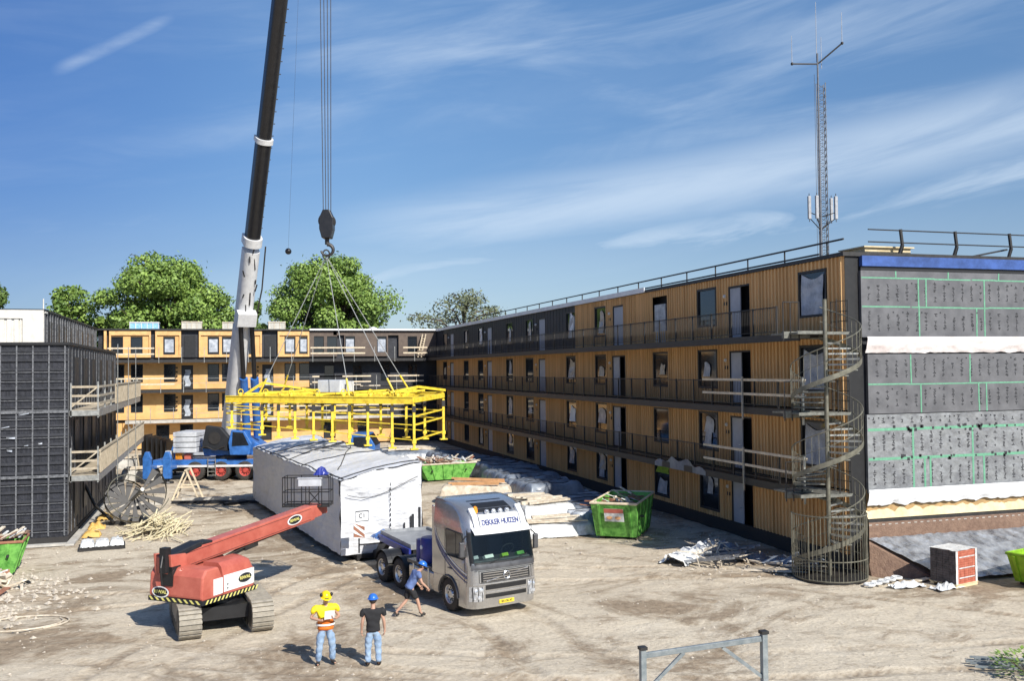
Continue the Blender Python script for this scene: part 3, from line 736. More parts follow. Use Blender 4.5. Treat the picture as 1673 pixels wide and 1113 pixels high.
# right part of the top storey still brown
bro = MB(); ops = [(bx(p)-.5, bx(p)+.5, 9.25, 10.9) for p in (522, 545, 577, 634, 690)] + [(bx(p)-.55, bx(p)+.55, 8.85, 11.0) for p in (557, 655)]
panel_row(bro, bx(505), XF-.1, z0, z1, ops); bro.build('brown_panel', M['brown_board'], T)
for p in (522, 545, 577, 634, 690): place(BWIN, T, (bx(p), YB+.10, 9.15), 0)
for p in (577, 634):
    s_ = MB(); s_.box((bx(p)-.40, YB+.105, 9.3), (bx(p)+.40, YB+.112, 10.6)); s_.build('pane_reflection', M['film'], T)  # again a pale rectangle in place of a pane reflection
# middle storeys
mw = [192, 221, 273, 343.5, 367, 472, 497]; dr = [301, 434]
for k in (1, 2):
    zb, zt = FL[k]+.05, FL[k+1]-.25; w_ = MB()
    ops = [(bx(p)-.54, bx(p)+.54, FL[k]+.72, FL[k]+2.47) for p in mw] + [(bx(p)-.54, bx(p)+.54, zb, FL[k]+2.35) for p in dr]
    panel_row(w_, bx(180), bx(505), zb, zt, ops); w_.build('timber_panel', M['osb'], T)
    for p in mw: place(BWIN, T, (bx(p), YB+.10, FL[k]+.72), 0)
    for p in dr:
        d = MB(); d.box((bx(p)-.54, YB+.10, zb), (bx(p)+.54, YB+.18, FL[k]+2.35)); o = d.build('door', M['win_frame'], T)
        d = MB(); d.grid(3, 6, lambda u,v: (bx(p)-.25+.5*u+.1*math.sin(v*9), YB+.09, FL[k]+.3+1.6*v)); d.build('door_film', M['film'], o)
        l = MB()
        for z in (.9,1.3,1.7,2.1): l.ball((bx(p)-.95, YB-.06, FL[k]+z), .09, 6, 5)
        l.build('wall_lamp', M['win_frame'], T)
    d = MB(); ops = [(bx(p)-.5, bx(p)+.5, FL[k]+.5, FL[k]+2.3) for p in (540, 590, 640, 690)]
    panel_row(d, bx(505), XF-.1, zb, zt, ops); d.build('shaded_dark_wall', M['membrane'], T)  # black colour stands in for the deep shadow under the galleries
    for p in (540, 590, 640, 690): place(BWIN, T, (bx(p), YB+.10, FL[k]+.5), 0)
w_ = MB(); ops = [(bx(p)-.6, bx(p)+.6, .6, 2.4) for p in (262, 300, 372, 430, 540, 600)]
panel_row(w_, bx(190), bx(650), .15, FL[1]-.25, ops); w_.build('timber_panel', M['osb'], T)
for p in (262, 300, 372, 430, 540, 600): place(BWINW, T, (bx(p), YB+.10, .62), 0)
# galleries
for k, xa in ((1, 205), (2, 185), (3, 182)):
    z = FL[k]; d = MB(); d.box((bx(xa), YB-1.35, z-.08), (XF-1.4, YB-.14, z)); d.build('gallery_deck', M['pale_concrete'] if k == 1 else M['dark_steel'], T)
    d = MB(); d.box((bx(xa), YB-1.42, z-.26), (XF-1.4, YB-1.35, z+.02)); d.build('gallery_beam', M['pale_concrete'] if k == 1 else M['dark_steel'], T)
    for a, b in ({3: ((178,250),(505,600),(668,712)), 2: ((180,282),(508,560),(520,610),(640,705)), 1: ((450,700),)})[k]:
        for zz in (.55, 1.1): r = MB(); r.box((bx(a), YB-1.5, z+zz-.07), (bx(b), YB-1.45, z+zz+.07)); r.build('timber_guard_rail', M['rail_wood'], T)
    p = xa+3
    while p < 700:
        r = MB(); r.box((bx(p)-.025, YB-1.45, z-.3), (bx(p)+.025, YB-1.42, z+1.2)); p += 36; r.build('guard_post', M['galv'], T)
    r = MB(); p = 260
    if k < 3:
        for zz in (.6, 1.05): r.box((bx(255), YB-1.40, z+zz), (bx(560), YB-1.38, z+zz+.03))
        r.build('gallery_railing', M['galv'], T)
t = MB()     # boards and bales lying on the middle gallery
for i in range(9): t.obox((bx(560)+RD.uniform(-2.2,2.5), YB-1.0+RD.uniform(-.2,.2), FL[2]+.12+.13*(i % 3)), (RD.uniform(1.5,3.4), .35, .12), (0,0,RD.uniform(-.06,.06)))
tag(t.build('stacked_boards', M['insul']), 'pale boards stacked on the middle gallery of the rear block', 'boards')
t = MB(); t.beam((bx(696), YB-1.2, FL[3]+.1), (bx(708), YB-.3, FL[3]+2.5), .08); t.beam((bx(702), YB-1.2, FL[3]+.1), (bx(714), YB-.3, FL[3]+2.5), .08)
for i in range(8):
    f = .1+.1*i; t.beam(V((bx(696), YB-1.2, FL[3]+.1)).lerp(V((bx(708), YB-.3, FL[3]+2.5)), f), V((bx(702), YB-1.2, FL[3]+.1)).lerp(V((bx(714), YB-.3, FL[3]+2.5)), f), .05)
tag(t.build('ladder', M['rail_wood']), 'wooden ladder leaning on the brown wall of the top gallery', 'ladder')
# boxes on the roof
def roof_box(px, w, h, m, label, lid):
    T2 = thing('roof_crate', label, 'crate', (bx(px), YB+2.2, ROOF+.10))
    q = MB(); q.box((-w/2,-1,0), (w/2,1,h)); q.build('body', m, T2, bevel=.03)
    q = MB(); q.box((-w/2-.05,-1.05,h), (w/2+.05,1.05,h+.10)); q.build('cover', lid, T2)
    q = MB(); n = max(3, int(w/.45))
    for i in range(n+1): q.box((-w/2+i*w/n-.03,-1.04,.02), (-w/2+i*w/n+.03,-1.003,h-.02))
    q.build('ribs', lid, T2)
roof_box(231, 2.6, .62, M['blue_box'], 'pale blue box unit on the rear roof in front of the tree', M['crane_white'])
roof_box(308, 1.85, .70, M['panel_box'], 'beige box unit on the rear roof above the second dark recess', M['insul'])
roof_box(372, 1.5, .66, M['panel_box'], 'beige box unit on the rear roof half behind the crane boom', M['insul'])
roof_box(451, 1.6, .72, M['panel_box'], 'beige box unit on the rear roof just right of the crane boom', M['insul'])
for a, l_, lab in ((621, 1.3, 'white bundle lying on the rear roof near the tree'),):
    q = MB(); q.grid(10, 6, lambda u,v: (bx(a)-l_/2+l_*u, YB+.3+1.4*v, ROOF+.1+.30*math.sin(u*3.14)*math.sin(v*3.14)+.03*fbm(u*9,v*9))); tag(q.build('wrapped_bundle', M['white_sheet'], fix=False), lab, 'bundle')

# ------------------------------------------------------------------ left-hand block, dark, with two galleries
XL, YL0, YL1 = -6.4, 45.8, 66.0
T = thing('apartment_block', 'left-hand block wrapped in black battened membrane with pale timber galleries', 'building', (-12,56,0), world=True)
c = MB(); c.box((-22, YL0+.03, .25), (XL, YL1, 8.66)); c.build('membrane_wall', M['membrane'], T)
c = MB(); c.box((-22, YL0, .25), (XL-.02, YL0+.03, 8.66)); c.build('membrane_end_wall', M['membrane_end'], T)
c = MB(); c.box((-22.1, YL0-.08, -.1), (XL+.05, YL1, .25)); c.build('plinth', M['plinth'], T)
c = MB(); c.box((-22.1, YL0-.12, 8.66), (XL+.08, YL1, 8.78)); c.build('roof', M['black'], T)
b = MB(); x = XL-.12
while x > -16:
    b.box((x-.022, YL0-.09, .3), (x+.035, YL0-.002, 8.62)); x -= .64
b.build('batten', M['batten'], T)
b = MB(); z = .62
while z < 8.6:
    b.box((-17, YL0-.075, z-.06), (XL+.01, YL0-.05, z+.06)); z += .41
b.build('lath', M['membrane'], T)
b = MB(); z = .5
while z < 8.6:
    if RD.random() < .55: b.box((-17, YL0-.10, z-.01), (XL, YL0-.086, z+.015))
    z += .41
b.build('lath_edge', M['batten'], T)
b = MB()
for z in (2.9, 5.72): b.box((-17, YL0-.11, z-.05), (XL+.03, YL0-.05, z+.07))
b.build('floor_band', M['batten'], T)
b = MB()
for i in range(16): # torn flaps of membrane around the second floor
    x, z = RD.uniform(-13,XL-.2), RD.uniform(4.0,5.6); w_ = RD.uniform(.15,.45); h = RD.uniform(.03,.09); s2 = RD.uniform(-.25,.25)
    b.add([(x,YL0-.09,z),(x+w_,YL0-.13,z+s2*w_),(x+w_,YL0-.10,z+h+s2*w_),(x,YL0-.16,z+h)], [(0,1,2,3)])
tag(b.build('torn_membrane', M['film'], T, fix=False), 'torn pale flaps of membrane')
b = MB(); y = YL0+.1
while y < YL1:
    b.box((XL+.002, y-.03, .3), (XL+.025, y+.03, 8.62)); y += 1.0
b.build('batten', M['batten'], T)
for k in range(3):
    y = 48.2
    while y < YL1-1: ws = MB(); ws.box((XL+.01, y-.55, FL[k]+.7), (XL+.05, y+.55, FL[k]+2.4)); y += 3.1; ws.build('window', M['win_frame'], T)
for k, ye in ((1, 71.5), (2, 68.5)):
    z = FL[k]+.04
    d = MB(); d.box((XL+.08, YL0, z-.12), (-5.2, ye, z)); d.build('gallery_deck', M['weathered'], T)
    d = MB(); d.box((-5.2, YL0, z-.30), (-5.12, ye, z+.03)); d.box((XL+.08, YL0-.08, z-.26), (-5.12, YL0, z-.02)); d.build('gallery_beam', M['galv'], T)
    r = MB()
    for zz in (.28, .62, 1.02):
        r.box((XL+.1, YL0-.05, z+zz-.05), (-5.2, YL0-.01, z+zz+.05))
        if k == 2: r.box((-5.16, YL0, z+zz-.05), (-5.12, 52.5, z+zz+.05))
    r.beam((XL+.1, YL0-.03, z+.1), (-5.2, YL0-.03, z+1.0), .06)
    r.build('timber_guard_rail', M['weathered'], T)
    p = MB(); y = YL0
    while y < ye: p.box((-5.20, y-.03, z-.35), (-5.14, y+.03, z+1.25)); y += 2.6
    p.box((XL+.1, YL0-.08, z-.3), (XL+.16, YL0-.02, z+1.2)); p.build('guard_post', M['galv'], T)
    q = MB(); ya = YL0+.2 if k == 1 else 52.5
    q.box((-5.13, ya, z+.05), (-5.10, ye, z+1.0)); q.box((-5.16, ya, z+1.0), (-5.06, ye, z+1.08))
    y = ya
    while y < ye: q.box((-5.10, y, z+.05), (-5.085, y+.09, z+1.0)); y += .22
    q.build('slatted_balustrade', M['weathered'], T)
for y in (53, 59, 64): sc_ = MB(); sc_.tube((-5.05, y, 0), (-5.05, y, 8.9), .022, n=6); sc_.build('scaffold_pole', M['galv'], T)
# stepped-back top storey of the left wing: white container end and dark side
T = thing('top_storey_module', 'pale ribbed module on the roof of the left-hand block with a black battened side', 'building module', (-14,80,8.7), world=True)
c = MB(); c.box((-22, 68.15, 8.6), (-11.0, 96.0, 11.5)); c.build('membrane_wall', M['membrane'], T)
c = MB(); c.box((-22.1, 68.0, 11.5), (-10.9, 96.2, 11.62)); c.build('roof', M['black'], T)
f = MB()
for a, b_ in (((-22,67.95,8.6),(-10.95,68.15,8.95)), ((-22,67.95,11.0),(-10.95,68.15,11.55)), ((-12.2,67.95,8.95),(-10.95,68.15,11.0)), ((-19.6,67.95,8.95),(-19.0,68.15,11.0))): f.box(a, b_)
f.build('end_frame', M['container_white'], T)
e = MB(); x = -19.0
while x < -12.25:
    xe = min(x+.42, -12.2); e.box((x, 68.02, 8.95), (xe-.16, 68.15, 11.0)); e.box((xe-.16, 68.10, 8.95), (xe, 68.15, 11.0)); x += .42
e.build('ribbed_end_wall', M['container_white'], T)
b = MB(); y = 68.4
while y < 96:
    b.box((-11.0, y-.05, 8.6), (-10.93, y+.05, 11.5)); y += 1.25 if int(y) % 2 else .9
b.build('batten', M['batten'], T)
y = 71
while y < 95: b = MB(); b.box((-11.0, y-.6, 9.3), (-10.96, y+.6, 10.9)); y += 3.1; b.build('window', M['win_frame'], T)
b = MB(); b.box((-11.0, 68.2, 11.36), (-10.9, 69.2, 11.62)); b.tube((-11.0,68.1,8.7),(-11.0,68.1,12.3),.04,n=6); b.build('corner_post', M['container_white'], T)
# ------------------------------------------------------------------ wheels (axle along local y, outer face towards -y)
def wheel_parts(parent, c, r, wdt, rim_m, side=-1, name='wheel'):
    t = MB(); cx, cy, cz = c; rr = r*.58
    prof = [(rr, -wdt/2), (r*.86, -wdt/2), (r*.97, -wdt*.42), (r, -wdt*.25), (r, wdt*.25), (r*.97, wdt*.42), (r*.86, wdt/2), (rr, wdt/2)]
    t.lathe(prof, c, 1, 28)
    n = 28
    for i in range(n):     # tread blocks
        a = 2*math.pi*i/n; t.obox((cx+r*math.cos(a), cy, cz+r*math.sin(a)), (.03, wdt*.8, .05), (0, -a, 0))
    o = t.build(name, M['rubber'], parent, smooth=True)
    q = MB(); s2 = side
    q.lathe([(rr*1.02, s2*wdt*.5), (rr*.92, s2*wdt*.46), (rr*.85, s2*wdt*.28), (rr*.55, s2*wdt*.20), (rr*.42, s2*wdt*.34), (rr*.36, s2*wdt*.40), (.001, s2*wdt*.42)], c, 1, 28)
    q.build('rim', rim_m, o, smooth=True)
    q = MB()
    for i in range(10):
        a = 2*math.pi*i/10; q.lathe([(.001, s2*wdt*.275), (rr*.11, s2*wdt*.27), (rr*.11, s2*wdt*.2)], (cx+rr*.70*math.cos(a), cy, cz+rr*.70*math.sin(a)), 1, 8)
    for i in range(10):
        a = 2*math.pi*(i+.5)/10; q.obox((cx+rr*.48*math.cos(a), cy+s2*wdt*.28, cz+rr*.48*math.sin(a)), (.03,.04,.03))
    q.build('hub_holes', M['black'], o)
    return o

# ------------------------------------------------------------------ tractor unit; local x forward, y left, z up
HA = rad(-90+15.5)
T = thing('truck', 'silver articulated lorry tractor with blue swoosh and white roof sign, facing the camera', 'truck', (7.86,28.93,0), HA)
HW = 1.2
def xf(z):
    pts = [(.28,1.36),(.6,1.42),(1.0,1.43),(1.5,1.40),(1.62,1.37),(2.5,1.16),(2.6,1.10),(2.95,.92),(3.14,.66),(3.27,.30),(3.36,-.25)]
    for (a, b), (c2, d) in zip(pts, pts[1:]):
        if z <= c2: return b+(d-b)*(z-a)/(c2-a)
    return pts[-1][1]
def hw(z): return HW - max(0, (z-2.3))*.085
def fx(y, z):
    h = hw(z); rc = .30; ay = abs(y); b = .07*(ay/h)**2
    if ay > h-rc: b += rc - math.sqrt(max(0, rc*rc-(ay-(h-rc))**2))
    return xf(z)-b
XR = -.98
def cab_loft(zs, x_rear, name, m, parent, cap=True, hole=None):
    q = MB(); ys_ = [-1,-.985,-.95,-.88,-.80,-.7,-.45,-.2,0,.2,.45,.7,.80,.88,.95,.985,1]
    rows = []
    for z in zs:
        h = hw(z); row = [(x_rear,-h,z)] + [(fx(t*h,z), t*h, z) for t in ys_] + [(x_rear,h,z)]
        rows.append(row)
    n = len(rows[0]); vs = [p for r_ in rows for p in r_]
    fs = [(j*n+i, j*n+(i+1)%n, (j+1)*n+(i+1)%n, (j+1)*n+i) for j in range(len(rows)-1) for i in range(n)]
    if hole: fs = [f for idx, f in enumerate(fs) if not (hole[0] <= idx//n < hole[1] and hole[2] <= idx % n < hole[3])]
    if cap: fs += [tuple(range(n-1,-1,-1)), tuple((len(rows)-1)*n+i for i in range(n))]
    q.add(vs, fs); return q.build(name, m, parent, smooth=True)
body = cab_loft([1.02,1.2,1.42,1.62,1.8,2.1,2.52,2.62], XR, 'cab', M['truck'], T, hole=(3,6,3,15))
# high roof shell with a dark opening let into its slope
cab_loft([2.62,2.75,2.95,3.05,3.14,3.21,3.27,3.32,3.36], XR, 'roof_fairing', M['truck'], T)
q = MB(); q.prism([(1.15,2.62),(1.03,2.92),(.96,2.99),(.82,2.99),(.92,2.62)], 1, -.70, .70); sg = q.build('roof_sign', M['truck_white'], T, bevel=.02)
ang = math.atan2(.30, -.12)
text_mesh('DEKKER HUIZEN', .235, 'lettering', M['blue_ink'], sg, (1.108,0,2.765), (rad(68.2),0,rad(90)), .004, sx=.74)
for s2 in (-1, 1):
    q = MB(); q.prism([(1.16,2.62),(1.00,2.95),(.75,3.2),(.70,3.14),(.95,2.62)], 1, s2*.74, s2*.92); q.build('sign_wing', M['truck_white'], body, bevel=.02)
q = MB(); q.grid(20, 3, lambda u,v: (fx(-1.0+2.0*u, 2.6)+.05+.20*v, -1.0+2.0*u, 2.60-.14*v)); q.grid(20, 3, lambda u,v: (fx(-1.0+2.0*u, 2.6)+.03+.20*v, -1.0+2.0*u, 2.64-.14*v)); q.build('sun_visor', M['truck_white'], body, smooth=True, fix=False)
q = MB()
for y in (-.36,-.12,.12,.36): q.ball((.90,y,3.06), (.07,.085,.075), 10, 7)
q.build('roof_lamps', M['lamp_glass'], body, smooth=True)
q = MB(); q.lathe([(.08,0),(.08,.1),(.065,.2),(.001,.24)], (.72,-.66,3.0), 2, 12); q.tube((.72,-.66,2.7),(.72,-.66,3.0),.03,n=6); q.build('beacon', M['amber'], body, smooth=True)
PATCH0 = 0
def patch(y0, y1, z0, z1, m, name, off=.008, nu=16, nv=5, parent=None, ins=0):
    q = MB()
    q.grid(nu, nv, lambda u,v: (fx((y0+(y1-y0)*u)*hw(z0+(z1-z0)*v)/HW, z0+(z1-z0)*v)+off, (y0+(y1-y0)*u)*hw(z0+(z1-z0)*v)/HW, z0+(z1-z0)*v))
    o = q.build(name, M[m], parent or body, smooth='full', fix=False)
    return o
patch(-.66, .66, 3.05, 3.31, 'black', 'roof_recess', .012, parent=T)
for a_, b_, c_, d_ in ((-1.14,1.14,1.55,1.645),(-1.14,1.14,2.49,2.57),(-1.14,-1.03,1.645,2.49),(1.03,1.14,1.645,2.49)): patch(a_, b_, c_, d_, 'black', 'windscreen_frame', .007)
q = MB(); q.box((.55,-1.05,1.35),(1.16,1.05,1.66)); q.build('dashboard', M['truck_dark'], T, bevel=.04)
q = MB(); q.path([(.62+.10*math.cos(j*.524), .55+.22*math.sin(j*.524)*1.0, 1.80+.18*math.cos(j*.524)) for j in range(12)], .022, 6, closed=True); q.build('steering_wheel', M['ink'], T)
for y_ in (-.55,.55):
    q = MB(); q.obox((-.15,y_,1.75),(.18,.52,.85),(0,rad(-8),0)); q.obox((.1,y_,1.40),(.5,.52,.16)); q.obox((-.10,y_,2.26),(.10,.28,.22)); q.build('seat', M['cloth_navy'], T, bevel=.04)
q = MB(); q.box((-.90,-1.1,1.1),(-.86,1.1,2.55)); q.box((-.88,-1.1,1.06),(1.1,1.1,1.10)); q.build('cabin_lining', M['membrane'], T)
for (x_,y_,w_,m_) in ((.95,-.35,.34,'paper'),(.98,.2,.26,'lime'),(.9,-.8,.22,'film'),(1.0,.75,.3,'skip_green')):
    q = MB(); q.obox((x_,y_,1.70),(.12,w_,.10),(0,rad(-30),.2)); q.build('dashboard_item', M[m_], T)
q = MB(); q.box((1.02,-1.0,2.36),(1.06,1.0,2.50)); q.build('sun_blind', M['ink'], T)
patch(-1.05, 1.05, 1.64, 2.50, 'windscreen', 'windscreen', .012)
patch(-1.12, 1.12, 1.42, 1.585, 'truck_dark', 'cowl', .010)
q = MB()
for y in (-.55,.25): q.tube((fx(y,1.6)+.03,y,1.60),(fx(y+.5,1.72)+.025,y+.55,1.76),.012,n=5)
q.build('wipers', M['black'], body)
patch(-.86, .86, 1.06, 1.36, 'black', 'grille', .009)
q = MB()
for z in (1.11,1.18,1.25,1.32): q.grid(14, 1, lambda u,v: (fx(-.8+1.6*u, z)+.016+.004*v, -.8+1.6*u, z-.015+.030*v))
q.build('grille_bars', M['truck'], body, fix=False)
q = MB(); q.path([(fx(0,1.21)+.03, .11*math.cos(t*.3927), 1.21+.11*math.sin(t*.3927)) for t in range(16)], .016, 6, closed=True)
q.tube((fx(.8,1.36)+.02,.8,1.35),(fx(-.7,1.08)+.03,-.7,1.08),.012,n=5); q.build('grille_badge', M['alu'], body, smooth=True)
# bumper and lower grille in front of the wheels
q = MB(); ys_ = [-1,-.985,-.95,-.88,-.8,-.6,-.3,0,.3,.6,.8,.88,.95,.985,1]; zs = [.28,.34,.6,.9,1.02]
vs = []
for z in zs:
    vs += [(.62,-HW,z)] + [(fx(t*HW,z),t*HW,z) for t in ys_] + [(.62,HW,z)]
n = len(ys_)+2
q.add(vs, [(j*n+i, j*n+(i+1)%n, (j+1)*n+(i+1)%n, (j+1)*n+i) for j in range(len(zs)-1) for i in range(n)] + [tuple(range(n-1,-1,-1)), tuple((len(zs)-1)*n+i for i in range(n))])
bump = q.build('bumper', M['truck'], T, smooth=True)
patch(-1.19, 1.19, 1.385, 1.40, 'black', 'panel_gap', .009); patch(-.90, .90, 1.03, 1.045, 'black', 'panel_gap', .012)  # black strips painting the shadow lines of the panel gaps
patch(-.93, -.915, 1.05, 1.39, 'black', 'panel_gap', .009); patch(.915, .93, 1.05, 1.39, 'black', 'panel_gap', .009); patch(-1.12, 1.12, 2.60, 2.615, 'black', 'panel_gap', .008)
patch(-.72, .72, .83, .97, 'black', 'upper_slot', .006, parent=bump); patch(-.72, .72, .58, .70, 'black', 'lower_slot', .006, parent=bump); patch(-.70, .70, .745, .775, 'alu', 'chrome_bar', .012, parent=bump)
q = MB(); q.grid(14,2,lambda u,v:(fx(-1.1+2.2*u,1.0)+.02, -1.1+2.2*u, .99+.04*v)); q.build('chrome_strip', M['alu'], bump, fix=False)
for s2 in (-1, 1):
    o = patch(s2*.78, s2*1.17, .50, .94, 'headlamp', 'headlight', .007, 8, 5, T)
    q = MB()
    for (yy, zz, r_) in ((.86,.83,.075),(1.0,.80,.075),(.92,.62,.06),(1.05,.60,.05)): q.lathe([(.001,.022),(r_*.8,.02),(r_,.008)], (fx(s2*yy,zz),s2*yy,zz), 0, 12)
    q.build('lens', M['lamp_glass'], o, smooth=True)
    q = MB()
    for yy in (.80,.93,1.08): q.grid(1,4,lambda u,v:(fx(s2*(yy+.02*u),.5+.44*v)+.012, s2*(yy+.02*u+.03*v), .5+.44*v))
    q.build('headlight_trim', M['black'], o, fix=False)
q = MB(); q.box((fx(.1,.42)+.005,-.24,.37),(fx(.1,.42)+.02,.28,.48)); pl = q.build('number_plate', M['plate'], T)
text_mesh('BX-DK-47'[:2]+'-'+'DK-47', .09, 'characters', M['ink'], pl, (fx(.1,.42)+.022,.02,.425), (rad(90),0,rad(90)), .002)
# side details on both flanks
arch = [(-.66,1.03),(-.66,.45)] + [(-.60*math.cos(t*math.pi/12), .50+.57*math.sin(t*math.pi/12)) for t in range(13)] + [(.66,.45),(.66,1.03)]
for s2 in (-1, 1):
    a, b = (s2*1.0, s2*1.205)
    q = MB(); q.prism(arch, 1, a, b); q.build('wheel_arch', M['truck'], T)
    q = MB(); q.path([(-.60*math.cos(t*math.pi/12), s2*1.215, .50+.58*math.sin(t*math.pi/12)) for t in range(13)], .035, 6); q.build('arch_lip', M['truck_dark'], T)
    q = MB(); q.box((XR,min(a,b),.42),(-.66,max(a,b),1.025)); q.build('side_step', M['truck'], T, bevel=.02)
    q = MB(); ye = s2*1.204
    q.prism([(-.12,1.72),(.92,1.72),(1.0,1.78),(.82,2.44),(-.12,2.48)], 1, ye, ye+s2*.006); sw = q.build('side_window', M['glass'], body)
    q = MB(); q.path([(-.14,ye,1.70),(.95,ye,1.70),(1.03,ye,1.78),(.84,ye,2.46),(-.14,ye,2.50)], .018, 5, closed=True); q.tube((.48,ye,1.7),(.48,ye,2.46),.014,n=5); q.build('window_seal', M['black'], sw)
    for (w1, dz, mm, out) in ((.10,0,'swoosh',.006),(.045,-.15,'swoosh',.006),(.045,.085,'truck_white',.006)):
        q = MB()
        def sw_(u, v):
            x = -.86+1.98*u; z = 2.42-1.42*(u**.62)+.22*u*u
            if u > .9: x = -.86+1.98*u
            return (x, ye+s2*(out) if x < .85 else s2*min(1.204+out, 1.204+out), z+dz-w1*v*(1.2-.5*u))
        q.grid(30, 2, sw_); q.build('swoosh_stripe', M[mm], body, fix=False)
    q = MB(); q.box((.05,ye-.004,1.30),(.20,ye+s2*.03,1.34) if s2 > 0 else (.20,ye+.004,1.34)); q.tube((.0,ye+s2*.02,1.33),(.22,ye+s2*.02,1.33),.018,n=6); q.build('door_handle', M['truck_dark'], body)
    q = MB()
    for x in (-.22, 1.0): q.box((x-.006,min(ye,ye+s2*.004),1.03),(x+.006,max(ye,ye+s2*.004),2.55))
    q.build('door_gap', M['black'], body)
    # mirrors
    q = MB(); q.box((.98,1.24,1.80),(1.10,1.40,2.25)) if s2 > 0 else q.box((.98,-1.40,1.80),(1.10,-1.24,2.25)); mo = q.build('mirror', M['truck_dark'], T, bevel=.03)
    q = MB(); q.tube((1.0,s2*1.15,2.42),(1.05,s2*1.34,2.22),.02,n=6); q.build('mirror_arm', M['black'], mo); q = MB(); q.tube((1.0,s2*1.15,1.75),(1.05,s2*1.34,1.86),.02,n=6); q.build('mirror_arm', M['black'], mo)
    # tank and battery box behind the cab
    q = MB()
    if s2 < 0:
        q.prism([(-1.18+.0,.62),(-1.12,.40),(-.70,.40),(-.62,.55),(-.62,.95),(-.70,1.05),(-1.05,1.05),(-1.18,.95)], 0, -1.02, -2.75) ; q.build('fuel_tank', M['truck'], T, smooth=True, bevel=.02)
        q = MB()
        for x in (-1.35,-2.4): q.box((x-.04,-1.20,.39),(x+.04,-.6,1.06))
        q.build('tank_straps', M['alu'], T)
    else:
        q.box((-2.5,.62,.4),(-1.05,1.15,1.0)); q.build('battery_box', M['truck_dark'], T, bevel=.03)
q = MB(); q.box((XR-.18,-1.16,1.0),(XR-.02,-.98,3.1)); q.box((XR-.18,.98,1.0),(XR-.02,1.16,3.1)); q.build('side_collar', M['truck'], T, bevel=.02)
# chassis
q = MB()
for y in (-.43,.43): q.box((-5.7,y-.05,.62),(.9,y+.05,.92))
for x in (-1.6,-2.6,-4.2,-5.65): q.box((x-.06,-.38,.66),(x+.06,.38,.88))
q.build('chassis', M['black'], T)
for (x, n_) in ((0,1),(-3.55,2),(-4.9,2)):
    for s2 in (-1, 1):
        wheel_parts(T, (x, s2*1.02, .5), .5, .32, M['alu'], s2)
        if n_ == 2:
            wheel_parts(T, (x, s2*.66, .5), .5, .30, M['alu'], s2)
            q = MB(); q.path([(x-.56*math.cos(t*math.pi/10), s2*1.0, .52+.57*math.sin(t*math.pi/10)) for t in range(1,10)], .02, 5)
            q.grid(12, 1, lambda u,v: (x-.57*math.cos(.35+2.44*u), s2*(.50+.68*v), .52+.58*math.sin(.35+2.44*u))); q.build('mudguard', M['black'], T, fix=False)
    q = MB(); q.tube((x,-.85,.5),(x,.85,.5),.07,n=8); q.build('axle', M['black'], T)
q = MB(); q.box((-2.95,-1.15,1.02),(-1.15,-.15,1.12)); q.build('catwalk', M['truck_dark'], T)
q = MB(); q.lathe([(.001,0),(.36,0),(.38,.03),(.38,.72),(.34,.80),(.001,.82)], (-2.0,-.72,1.12), 2, 20); q.lathe([(.001,0),(.26,0),(.26,.66),(.001,.7)], (-2.55,-.72,1.12), 2, 16); hd = q.build('hydraulic_tank', M['navy'], T, smooth=True)
q = MB(); q.lathe([(.001,-1.02),(.07,-1.02),(.07,-.98)], (-2.0,-.10,1.62), 1, 12); q.obox((-2.0,-1.11,1.2),(.2,.02,.08)); q.build('gauge', M['truck_white'], hd)

# ------------------------------------------------------------------ low-loader trailer hooked onto it
HT = rad(-90+8.5)
T = thing('low_loader_trailer', 'dark low-loader trailer with a grey gooseneck deck coupled behind the silver lorry', 'trailer', (6.98,34.6,0), HT)
q = MB(); q.box((-1.55,-.95,1.16),(1.85,.95,1.24)); q.box((-1.55,-.95,1.24),(-1.47,.95,1.34)); q.box((1.77,-.95,1.24),(1.85,.95,1.34)); q.box((-1.47,-.95,1.24),(1.77,-.87,1.34)); q.box((-1.47,.87,1.24),(1.77,.95,1.34)); q.build('gooseneck_deck', M['deck_grey'], T)
for y_ in (-1.0,1.0):
    q = MB(); q.box((-1.6,y_-.04,.98),(1.9,y_+.04,1.20)); q.build('deck_side', M['navy'], T)
q = MB()
for y in (-.75,.75): q.prism([(1.8,1.15),(1.8,.90),(-1.2,.85),(-2.3,.10),(-2.9,.10),(-2.9,.34),(-2.4,.5),(-1.6,1.15)], 1, y-.10, y+.10)
q.build('gooseneck_frame', M['black'], T)
q = MB(); q.box((-24,-1.5,.10),(-2.8,1.5,.26)); q.build('bed', M['black'], T)
q = MB()
for y in (-1.45,1.45): q.box((-24,y-.05,.05),(-2.8,y+.05,.12))
q.build('side_rail', M['dark_steel'], T)
for x in (-20.5,-21.9,-23.3):
    for s2 in (-1,1): wheel_parts(T, (x, s2*1.15, .10), .11, .3, M['dark_steel'], s2)
